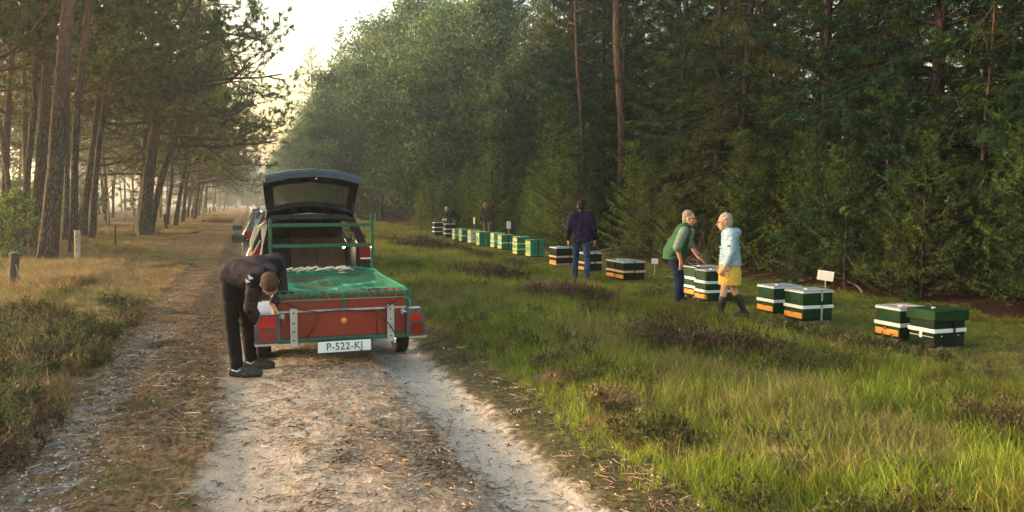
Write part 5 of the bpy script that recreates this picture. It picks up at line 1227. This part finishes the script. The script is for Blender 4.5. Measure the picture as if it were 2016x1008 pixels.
def head_prims(c, M, sc=1.0, nose=1.0, jaw=1.0):
    c = V3(c); q = lambda x, y, z: c + M @ (V3((x, y, z)) * sc)
    return [('e', q(0, -.012, .025), (.074 * sc, .092 * sc, .088 * sc), M), ('e', q(0, .018, -.035), (.060 * sc * jaw, .072 * sc, .075 * sc), M), ('e', q(0, .045, -.085), (.032 * sc * jaw, .034 * sc, .026 * sc), M),
            ('c', q(0, .082, .012), .011 * sc, q(0, .104 * (.9 + .1 * nose), -.028), .015 * sc * nose), ('e', q(0, .088, -.056), (.024 * sc, .012 * sc, .006 * sc), M), ('e', q(0, .087, -.066), (.021 * sc, .011 * sc, .006 * sc), M),
            ('e', q(0, .076, .024), (.052 * sc, .014 * sc, .010 * sc), M), ('e', q(.044, .055, -.02), (.022 * sc, .022 * sc, .02 * sc), M), ('e', q(-.044, .055, -.02), (.022 * sc, .022 * sc, .02 * sc), M),
            ('e', q(.076, -.005, -.012), (.010 * sc, .020 * sc, .032 * sc), M), ('e', q(-.076, -.005, -.012), (.010 * sc, .020 * sc, .032 * sc), M)]
def eyes(c, M, parent, sc=1.0):
    c = V3(c); m = MB()
    for s in (-1, 1):
        p = c + M @ (V3((s * .031, .083, .006)) * sc); m.box(p, (.017 * sc, .010 * sc, .008 * sc), M.to_euler(), bev=.003)
    m.build('eyes', EYE_, parent)
def shoe_prims(an, toe, w=.042, h=.045, heel=.05):
    an = V3(an); toe = V3(toe); d = (toe - an); d.z = 0; d.normalize(); g0 = V3((an.x, an.y, toe.z)); b = g0 - d * heel
    return [('c', b + V3((0, 0, .002)), w * .85, toe, w * .95), ('c', b + V3((0, 0, .03)), w * .8, an, w * .98), ('c', an, w * .98, toe + V3((0, 0, .012)), w * .8), ('c', g0 + d * .06, w * 1.0, toe - d * .02, w * 1.02)]
def mid(a, b, t=.5): return V3(a) * (1 - t) + V3(b) * t
def skeleton_prims(J, leg=1.0, arm=1.0, waist=1.0, legs=True):
    """whole body as tapered limbs; J: head M neck shL shR elL elR wrL wrR hipL hipR knL knR anL anR toL toR"""
    P = []
    shm = mid(J['shL'], J['shR']); hm_ = mid(J['hipL'], J['hipR'])
    P += [('c', mid(shm, hm_, -.03), .055, J['neck'], .052), ('c', J['neck'], .052, mid(J['neck'], J['head'], .7), .050)]
    for s in 'LR':
        P += [('c', mid(J['sh' + s], shm, .3), .082, mid(J['hip' + s], hm_, .15), .088 * waist), ('c', J['sh' + s], .052 * arm, J['el' + s], .038 * arm), ('c', J['el' + s], .038 * arm, J['wr' + s], .025 * arm)]
        P += [('c', J['hip' + s], .085 * leg, J['kn' + s], .055 * leg), ('c', mid(J['kn' + s], J['an' + s], .02), .052 * leg, mid(J['kn' + s], J['an' + s], .3), .053 * leg), ('c', mid(J['kn' + s], J['an' + s], .3), .053 * leg, J['an' + s], .034 * leg), ('c', J['an' + s], .034, J['to' + s], .028)]
    P += [('c', mid(shm, hm_, .25), .105, mid(shm, hm_, .8), .10 * waist)]
    return P
def jacket_prims(J, ex=.022, waist=1.0, arm=1.0, hem=.0, sleeve=1.0, depth=1.0):
    P = []; shm = mid(J['shL'], J['shR']); hm_ = mid(J['hipL'], J['hipR'])
    for s in 'LR':
        P += [('c', mid(J['sh' + s], shm, .28), .085 + ex, mid(J['hip' + s], hm_, .1) + (hm_ - shm).normalized() * (hem - .05), .086 * waist + ex * 1.2)]
        P += [('c', J['sh' + s], .056 * arm + ex, J['el' + s], .043 * arm + ex * .9), ]
        if sleeve > 0: P += [('c', J['el' + s], .043 * arm + ex * .9, mid(J['el' + s], J['wr' + s], sleeve), .033 * arm + ex * .6)]
        P += [('c', mid(J['sh' + s], shm, .1), .05 + ex, mid(J['neck'], shm, .3), .052 + ex)]
    P += [('c', mid(shm, hm_, .2), (.105 + ex) * depth, mid(shm, hm_, .85), (.10 * waist + ex) * depth), ('c', mid(shm, J['neck'], .2), .062 + ex * .3, mid(shm, J['neck'], 1.15), .053 + ex * .5)]
    return P
def trouser_prims(J, ex=.022, leg=1.0, bot=.055, rise=.06):
    P = []; hm_ = mid(J['hipL'], J['hipR'])
    for s in 'LR':
        P += [('c', mid(J['hip' + s], hm_, .1) + V3((0, 0, rise)), .088 * leg + ex, J['hip' + s], .088 * leg + ex), ('c', J['hip' + s], .085 * leg + ex, J['kn' + s], .056 * leg + ex), ('c', J['kn' + s], .055 * leg + ex, mid(J['an' + s], J['kn' + s], .1), bot)]
        P += [('c', mid(J['hip' + s], J['kn' + s], .05), .085 * leg + ex, mid(J['hip' + s], hm_, .6), .09 * leg)]
    return P
def person(label, loc, J, cloth, sk=SKIN, vox=.0085, grp='people tending the beehives', hands=None, bare=False, leg=1.0, arm=1.0, waist=1.0, jaw=1.0, ratio=.5):
    t = thing('person', label, 'person', loc, 0, grp)
    P = skeleton_prims(J, leg, arm, waist) + head_prims(J['head'], J['M'], J.get('hs', 1.0), jaw=jaw)
    for h in (hands or []): P += hand(*h)
    blob('body', P, vox * .72, sk, t, 3, ratio); eyes(J['head'], J['M'], t, J.get('hs', 1.0))
    return t
def hair_cap(J, parent, mat, ex=.012, back=.0, sc=1.0, prims=None, vox=.008, fold=.006, zc=.03, front=.0):
    c = V3(J['head']); M = J['M']; hs = J.get('hs', 1.0); q = lambda x, y, z: c + M @ (V3((x, y, z)) * hs)
    P = prims(q, M) if prims else [('e', q(0, -.022 - back, zc + .012), ((.074 + ex) * hs, (.084 + ex) * hs, (.082 + ex) * hs), M), ('e', q(0, -.045 - back, -.015), ((.066 + ex) * hs, (.055 + ex) * hs, (.07 + ex) * hs), M)]
    return blob('hair', P, vox, mat, parent, 3, 1.0, fold, 30, 3)
def glasses(J, parent, mat=BLK):
    c = V3(J['head']); M = J['M']; hs = J.get('hs', 1.0); q = lambda x, y, z: c + M @ (V3((x, y, z)) * hs); m = MB()
    for s in (-1, 1):
        m.tube([q(s * .033 + .024 * math.cos(a), .100, .004 + .017 * math.sin(a)) for a in np.linspace(0, 2 * math.pi, 12, endpoint=False)], .0028, 5, closed=True); m.tube([q(s * .057, .098, .008), q(s * .08, .05, .008), q(s * .084, -.01, .0)], .0025, 5)
    m.tube([q(-.01, .102, .008), q(.01, .102, .008)], .0025, 5); m.build('glasses', mat, parent)
SWEAT = pmat('purple_brown_sweatshirt', (.045, .030, .036), .9, var=.25, vs=5, bumps=.3, bscale=120)
SWEATD = pmat('black_yoke_cloth', (.006, .006, .010), .85, var=.2, bumps=.3, bscale=120)
WORKP = pmat('black_work_trousers', (.009, .008, .008), .85, var=.35, vs=7, bumps=.4, bscale=60, dirt=(.035, .025, .018), dirt_amt=.4)
SHOE = pmat('black_work_shoe', (.022, .02, .02), .6, var=.3, dirt=(.16, .13, .10), dirt_amt=.5, vs=14)
HAIRB = pmat('short_brown_hair', (.085, .042, .024), .8, var=.3, vs=30, bumps=.5, bscale=300)
REFLW = pmat('reflective_white', (.75, .76, .78), .4, var=.05)
# ---- man bending over the trailer's left side
def bend_z(x, y): return gz(x, y)
J = dict(anL=V3((-.16, 7.80, .09)), anR=V3((-.03, 8.14, .09)), toL=V3((.015, 7.74, .035)), toR=V3((.135, 8.08, .035)), knL=V3((-.20, 7.80, .53)), knR=V3((-.07, 8.10, .53)), hipL=V3((-.205, 7.82, .99)), hipR=V3((-.17, 8.04, 1.01)),
         shL=V3((.03, 7.60, .96)), shR=V3((.235, 7.90, 1.11)), neck=V3((.155, 7.67, 1.03)), head=V3((.150, 7.53, .93)), elL=V3((-.03, 7.66, .70)), elR=V3((.27, 7.88, .80)), wrL=V3((.06, 7.80, .50)), wrR=V3((.185, 7.70, .72)), hs=1.08)
J['M'] = frame((.12, .12, -1), (.05, -1, .12))
off = V3((0, 0, gz(-.1, 7.9)))
t = person('man in dark sweatshirt and black trousers bending over the side of the trailer', off, J, None, hands=[(J['wrL'], (.2, .25, -.6), (1, 0, 0), .5, .7), (J['wrR'], (.0, .05, -1), (1, .3, 0), .5, .3)], grp=None)
blob('sweatshirt', jacket_prims(J, .024, 1.0, 1.0, .06, .9) + [('c', V3((-.02, 7.74, 1.0)), .125, V3((-.17, 7.88, 1.025)), .125), ('c', V3((.06, 7.84, 1.07)), .12, V3((-.15, 7.98, 1.04)), .12)] , .0105, SWEAT, t, 7, fold=.009, fs=9)
blob('yoke', [('c', mid(J['shL'], J['neck'], -.05), .090, mid(J['shL'], J['neck'], .6), .085), ('c', mid(J['shR'], J['neck'], -.05), .090, mid(J['shR'], J['neck'], .6), .085), ('c', J['shL'], .080, J['elL'], .062), ('c', J['elL'], .062, mid(J['elL'], J['wrL'], .9), .046), ('c', J['shR'], .080, J['elR'], .062), ('c', J['elR'], .062, mid(J['elR'], J['wrR'], .55), .048)], .0105, SWEATD, t, 7, fold=.01, fs=9, seed=2)
blob('trousers', trouser_prims(J, .020, .94, .062, .0), .0105, WORKP, t, 6, fold=.014, fs=8, seed=5)
for s in 'LR':
    sh = blob('shoe', shoe_prims(J['an' + s] + V3((0, 0, .0)), J['to' + s] + V3((.02, 0, .012)), .047), .009, SHOE, t, 4)
    MB().tube([J['an' + s] + V3((-.05, -.052, .0)), J['an' + s] + V3((.0, -.056, -.02)), J['an' + s] + V3((.03, -.05, .0))], .006, 5).build('shoe_stripe', REFLW, sh)
hair_cap(J, t, HAIRB, .006, fold=.002)
for (u, v, Y, s1) in ((493, 546, 7.50, 1), (487, 553, 7.50, .9), (546, 512, 7.82, 1), (555, 509, 7.84, .9)):
    X, Z = AY(u, v, Y); Z -= off.z
    MB().prism([(X - .022 * s1, Z + .026 * s1), (X + .028 * s1, Z - .012 * s1), (X - .012 * s1, Z - .022 * s1)], 'Y', Y - .0, Y + .006).build('white_mark', REFLW, t)

# ---- man walking away in jeans
NAVY = pmat('navy_purple_jacket', (.018, .009, .034), .8, var=.25, vs=5, bumps=.25, bscale=90)
NAVYS = pmat('dark_jacket_sleeve', (.009, .010, .009), .8, var=.25, vs=5)
JEANS = pmat('blue_jeans', (.025, .055, .13), .85, var=.4, vs=8, bumps=.3, bscale=120, dirt=(.13, .20, .32), dirt_amt=.45)
HAIRD = pmat('dark_hair', (.022, .018, .016), .8, var=.3, vs=30)
F_ = V3((.42, .907, 0)); R_ = V3((.907, -.42, 0)); B_ = V3((6.80, 15.35, 0))
def pt(r, f, z): return B_ + R_ * r + F_ * f + V3((0, 0, z))
J = dict(anL=pt(-.13, .20, .10), anR=pt(.13, -.28, .16), toL=pt(-.15, .34, .05), toR=pt(.15, -.15, .05), knL=pt(-.12, .17, .52), knR=pt(.14, -.02, .50), hipL=pt(-.095, .03, .93), hipR=pt(.095, .0, .93),
         shL=pt(-.20, .03, 1.43), shR=pt(.20, .03, 1.43), neck=pt(0, .03, 1.50), head=pt(0.0, .06, 1.655), elL=pt(-.27, -.02, 1.16), elR=pt(.28, .0, 1.15), wrL=pt(-.29, .06, .92), wrR=pt(.30, .10, .93), M=frame(F_ + V3((.0, 0, -.12)), (0, 0, 1)), hs=1.08)
off = V3((0, 0, gz(6.8, 15.3)))
t = person('man walking away in a dark purple jacket and blue jeans', off, J, None, SKINR, hands=[(J['wrL'], (-.02, .05, -1), R_, .5, .45), (J['wrR'], (.0, .05, -1), -R_, .5, .45)])
blob('jacket', jacket_prims(J, .030, 1.12, 1.15, .03, 0) + [('l', [(pt(0, .02, .86), R_ * .19, F_ * .135), (pt(0, .02, 1.0), R_ * .20, F_ * .14), (pt(0, .02, 1.2), R_ * .20, F_ * .135)])], .0105, NAVY, t, 6, fold=.014, fs=7)
blob('jacket_sleeves', [('c', J['shL'] + R_ * -.005, .083, J['elL'], .070), ('c', J['elL'], .070, mid(J['elL'], J['wrL'], .95), .050), ('c', J['shR'], .083, J['elR'], .070), ('c', J['elR'], .070, mid(J['elR'], J['wrR'], .95), .050)], .0105, NAVYS, t, 6, fold=.014, fs=9, seed=4)
blob('jeans', trouser_prims(J, .012, 1.0, .062), .0105, JEANS, t, 6, fold=.016, fs=9, seed=6)
for s in 'LR': blob('boot', shoe_prims(J['an' + s], J['to' + s], .046) + [('c', J['an' + s], .052, mid(J['an' + s], J['kn' + s], .3), .058)], .009, SHOE, t, 4)
hair_cap(J, t, HAIRD, .012)

# ---- older man in green vest
VEST = pmat('green_quilted_vest', (.007, .070, .014), .75, var=.25, vs=6, bumps=.5, bscale=40)
SHIRT = pmat('grey_green_shirt', (.17, .22, .16), .85, var=.15, vs=7, bumps=.3, bscale=90)
DJEAN = pmat('dark_blue_trousers', (.010, .02, .048), .85, var=.4, vs=7, bumps=.3, bscale=90)
HAIRG = pmat('grey_blond_hair', (.27, .22, .17), .8, var=.25, vs=30)
F_ = V3((.90, -.30, 0)).normalized(); R_ = F_.cross(V3((0, 0, 1))); B_ = V3((6.83, 11.28, 0))      # faces the woman; his right side is towards the camera
J = dict(anL=pt(-.12, .02, .09), anR=pt(.10, -.06, .09), toL=pt(-.15, .17, .045), toR=pt(.13, .09, .045), knL=pt(-.12, -.02, .47), knR=pt(.10, -.04, .47), hipL=pt(-.09, -.12, .87), hipR=pt(.09, -.14, .87),
         shL=pt(-.19, .05, 1.25), shR=pt(.19, .0, 1.25), neck=pt(0, .06, 1.33), head=pt(.0, .13, 1.45), elL=pt(-.24, .20, 1.02), elR=pt(.27, -.13, .98), wrL=pt(-.20, .33, .80), wrR=pt(.24, -.06, .76), M=frame(F_ + R_ * .55 + V3((0, 0, -.10)), (0, 0, 1)), hs=1.08)
off = V3((0, 0, gz(6.9, 11.3)))
t = person('older man in a green vest and glasses leaning a hand on a hive', off, J, None, SKINR, hands=[(J['wrL'], (.7, -.5, -.75), (.1, 0, -1), .5, .25), (J['wrR'], (.1, .05, -1), (-.3, 1, 0), .5, .5)], waist=1.3, arm=1.1, jaw=1.15)
vp = jacket_prims(J, .032, 1.32, .4, .02, 0)
vp = [p for i, p in enumerate(vp)]
blob('vest', [p for p in vp if not (p[0] == 'c' and (p[1] - J['shL']).length < 1e-6 or p[0] == 'c' and (p[1] - J['shR']).length < 1e-6)] + [('l', [(pt(0, -.12, .77), R_ * .205, F_ * .19), (pt(0, -.10, .93), R_ * .21, F_ * .20), (pt(0, -.03, 1.12), R_ * .20, F_ * .175)])], .0105, VEST, t, 6, fold=.012, fs=12)
blob('shirt', [('c', J['shL'], .088, J['elL'], .070), ('c', J['elL'], .070, mid(J['elL'], J['wrL'], .15), .062), ('c', J['shR'], .088, J['elR'], .074), ('c', J['elR'], .074, mid(J['elR'], J['wrR'], .12), .066), ('c', mid(J['shL'], J['shR'], .5), .07, J['neck'] + V3((0, 0, .015)), .066), ('c', pt(0, .17, 1.24), .06, pt(0, .10, 1.0), .07)], .0105, SHIRT, t, 6, fold=.012, fs=9, seed=3)
blob('trousers', trouser_prims(J, .022, 1.05, .072), .0105, DJEAN, t, 6, fold=.018, fs=9, seed=7)
for s in 'LR': blob('shoe', shoe_prims(J['an' + s], J['to' + s], .046), .009, SHOE, t, 4)
hair_cap(J, t, HAIRG, .006, .006, zc=.036); glasses(J, t)
MB().tube([J['wrL'] + V3((.0, .0, .03)) + R_ * .028 * math.cos(a) + F_ * .028 * math.sin(a) for a in np.linspace(0, 6.283, 10, endpoint=False)], .005, 5, closed=True).build('wristwatch', BLK, t)

# ---- woman in pale blue jacket and yellow skirt
PBLUE = pmat('pale_blue_quilted_jacket', (.30, .42, .52), .6, var=.12, vs=7, bumps=.4, bscale=50)
YSKIRT = pmat('yellow_skirt', (.72, .45, .09), .85, var=.18, vs=14, bumps=.25, bscale=90, dirt=(.82, .62, .25), dirt_amt=.6)
BOOTR = pmat('dark_rubber_boot', (.022, .028, .026), .32, var=.2, dirt=(.07, .07, .055), dirt_amt=.4)
HAIRW = pmat('grey_blonde_short_hair', (.42, .32, .22), .75, var=.3, vs=25, bumps=.5, bscale=200)
F_ = V3((-.90, .42, 0)).normalized(); R_ = F_.cross(V3((0, 0, 1))); B_ = V3((6.60, 9.62, 0))       # faces left, her left side towards the camera
# R_ points away from the camera here; L side is nearer
J = dict(anL=pt(-.07, .10, .10), anR=pt(.08, -.26, .13), toL=pt(-.08, .23, .05), toR=pt(.10, -.14, .05), knL=pt(-.07, .05, .45), knR=pt(.08, -.10, .46), hipL=pt(-.085, -.03, .84), hipR=pt(.085, -.05, .84),
         shL=pt(-.165, -.03, 1.24), shR=pt(.165, -.03, 1.24), neck=pt(0, .0, 1.30), head=pt(0, .055, 1.425), elL=pt(-.20, -.03, 1.00), elR=pt(.19, -.0, 1.0), wrL=pt(-.19, .06, .79), wrR=pt(.15, .04, .80), M=frame(F_ + V3((0, 0, -.12)) - R_ * .05, (0, 0, 1)), hs=1.0)
off = V3((0, 0, gz(6.7, 9.6)))
t = person('woman in a pale blue hooded jacket, yellow skirt and rubber boots', off, J, None, SKIN, hands=[(J['wrL'], F_ * .35 + V3((0, 0, -1)), R_, .5, .7), (J['wrR'], F_ * .4 + V3((0, 0, -1)), -R_, .5, .7)], arm=.92, leg=.95)
jk = [p for p in jacket_prims(J, .022, 1.05, .85, .0, .95)] + [('l', [(pt(0, -.04, .80), R_ * .185, F_ * .165), (pt(0, -.04, .92), R_ * .17, F_ * .15), (pt(0, -.03, 1.03), R_ * .15, F_ * .13)])]
jo = blob('jacket', jk, .0100, PBLUE, t, 4, fold=.018, fs=13)
# quilting seams as shallow relief: horizontal rolls round the waist
m = MB()
for z_, sc_ in ((1.06, .158), (1.02, .152), (.98, .152), (.94, .158)):
    m.tube([pt(sc_ * 1.02 * math.cos(a), -.035 + sc_ * .90 * math.sin(a), z_ + .004 * math.sin(3 * a)) for a in np.linspace(0, 6.283, 28, endpoint=False)], .012, 6, closed=True)
m.build('quilted_waist', PBLUE, jo)
blob('hood', [('e', pt(0, -.115, 1.27), (.115, .075, .075), frame(F_, (0, 0, 1))), ('c', pt(-.08, -.02, 1.31), .035, pt(.08, -.02, 1.31), .035), ('c', pt(-.09, -.02, 1.30), .035, pt(-.05, .07, 1.25), .022), ('c', pt(.09, -.02, 1.30), .035, pt(.05, .07, 1.25), .022), ('e', pt(0, -.10, 1.22), (.09, .06, .08), frame(F_, (0, 0, 1)))], .0095, PBLUE, t, 5, fold=.006, fs=14)
MB().tube([pt(-.245 + .0, .015, 1.10 - .0), pt(-.255, .02, 1.09), pt(-.25, .05, 1.09)], .010, 5).build('sleeve_stripe', NAVYS, t)
blob('skirt', [('l', [(pt(0, -.04, .505), R_ * .155, F_ * .165), (pt(0, -.04, .66), R_ * .16, F_ * .165), (pt(0, -.04, .80), R_ * .155, F_ * .15), (pt(0, -.04, .90), R_ * .13, F_ * .13)])], .010, YSKIRT, t, 3, fold=.008, fs=7)
for s in 'LR': blob('boot', shoe_prims(J['an' + s], J['to' + s], .042) + [('c', J['an' + s], .044, mid(J['an' + s], J['kn' + s], .45), .058), ('c', mid(J['an' + s], J['kn' + s], .45), .058, mid(J['an' + s], J['kn' + s], .62), .059)], .009, BOOTR, t, 4)
hair_cap(J, t, HAIRW, .014, .008, fold=.022); glasses(J, t)

# ---- bald man bending over the far black hives
DK = pmat('dark_navy_coat', (.022, .022, .032), .85, var=.25, vs=5)
F_ = V3((-.93, -.2, 0)).normalized(); R_ = F_.cross(V3((0, 0, 1))); px_ = G(912, 467.5); B_ = V3((9.95, 38.6, 0))
J = dict(anL=pt(-.10, .05, .09), anR=pt(.10, -.03, .09), toL=pt(-.11, .20, .05), toR=pt(.11, .12, .05), knL=pt(-.1, .03, .50), knR=pt(.1, -.02, .50), hipL=pt(-.095, -.12, .92), hipR=pt(.095, -.12, .92),
         shL=pt(-.2, .22, 1.31), shR=pt(.2, .22, 1.31), neck=pt(0, .30, 1.35), head=pt(0, .43, 1.40), elL=pt(-.22, .36, 1.06), elR=pt(.22, .36, 1.06), wrL=pt(-.15, .52, .90), wrR=pt(.15, .52, .90), M=frame(F_ + V3((0, 0, -.75)), F_ * .7 + V3((0, 0, 1))), hs=1.12)
t = person('bald man in a dark coat bending over the far black hives', V3((0, 0, gz(10, 38.5))), J, None, SKIN, vox=.013, hands=[(J['wrL'], F_ + V3((0, 0, -1)), (0, 0, -1), .5, .4), (J['wrR'], F_ + V3((0, 0, -1)), (0, 0, -1), .5, .4)])
blob('coat', jacket_prims(J, .035, 1.15, 1.1, .05, .85), .015, DK, t, 5, fold=.01)
blob('trousers', trouser_prims(J, .022), .015, pmat('olive_trousers', (.05, .05, .03), .85), t, 5)
for s in 'LR': blob('shoe', shoe_prims(J['an' + s], J['to' + s]), .013, SHOE, t, 3)
blob('gloves', [('c', J['wrL'], .04, J['wrL'] + F_ * .07 + V3((0, 0, -.08)), .042), ('c', J['wrR'], .04, J['wrR'] + F_ * .07 + V3((0, 0, -.08)), .042)], .011, WP, t, 3)
# ---- man standing with a dark hood and reddish cap
F_ = V3((-.75, -.66, 0)).normalized(); R_ = F_.cross(V3((0, 0, 1))); B_ = V3((10.1, 33.2, 0))
J = dict(anL=pt(-.13, .0, .09), anR=pt(.13, .0, .09), toL=pt(-.14, .15, .05), toR=pt(.15, .15, .05), knL=pt(-.12, .02, .50), knR=pt(.12, .02, .50), hipL=pt(-.1, 0, .93), hipR=pt(.1, 0, .93), shL=pt(-.21, .05, 1.40), shR=pt(.21, .05, 1.40), neck=pt(0, .09, 1.46),
         head=pt(0, .17, 1.56), elL=pt(-.32, .02, 1.14), elR=pt(.32, .02, 1.14), wrL=pt(-.27, .14, .92), wrR=pt(.30, .12, .90), M=frame(F_ + V3((0, 0, -.7)), F_ * .6 + V3((0, 0, 1))), hs=1.12)
t = person('man in a dark green jacket and reddish cap standing behind the pale hives', V3((0, 0, gz(10.1, 33.2))), J, None, SKINR, vox=.013, hands=[(J['wrL'], (0, 0, -1), R_, .5, .4), (J['wrR'], (0, 0, -1), -R_, .5, .4)])
blob('jacket', jacket_prims(J, .04, 1.2, 1.2, .05, .9), .015, pmat('dark_green_jacket', (.028, .04, .032), .85, var=.3, vs=6), t, 5, fold=.014)
blob('trousers', trouser_prims(J, .022), .015, pmat('pinkish_brown_trousers', (.20, .12, .095), .85, var=.25), t, 5, fold=.01)
for s in 'LR': blob('boot', shoe_prims(J['an' + s], J['to' + s]) + [('c', J['an' + s], .05, mid(J['an' + s], J['kn' + s], .4), .06)], .013, SHOE, t, 3)
CAP = pmat('reddish_cap', (.42, .16, .11), .8, var=.25)
q = lambda x, y, z: J['head'] + J['M'] @ (V3((x, y, z)) * 1.12)
blob('cap', [('e', q(0, -.015, .055), (.10, .115, .075), J['M']), ('c', q(-.03, .09, .05), .012, q(.03, .13, .045), .012), ('c', q(.03, .09, .05), .012, q(-.03, .13, .045), .012)], .012, CAP, t, 3)
blob('scarf', [('c', pt(-.08, .06, 1.47), .055, pt(.08, .06, 1.47), .055), ('c', pt(-.06, .13, 1.44), .04, pt(.06, .13, 1.44), .04)], .013, pmat('red_scarf', (.35, .06, .05), .85), t, 3)
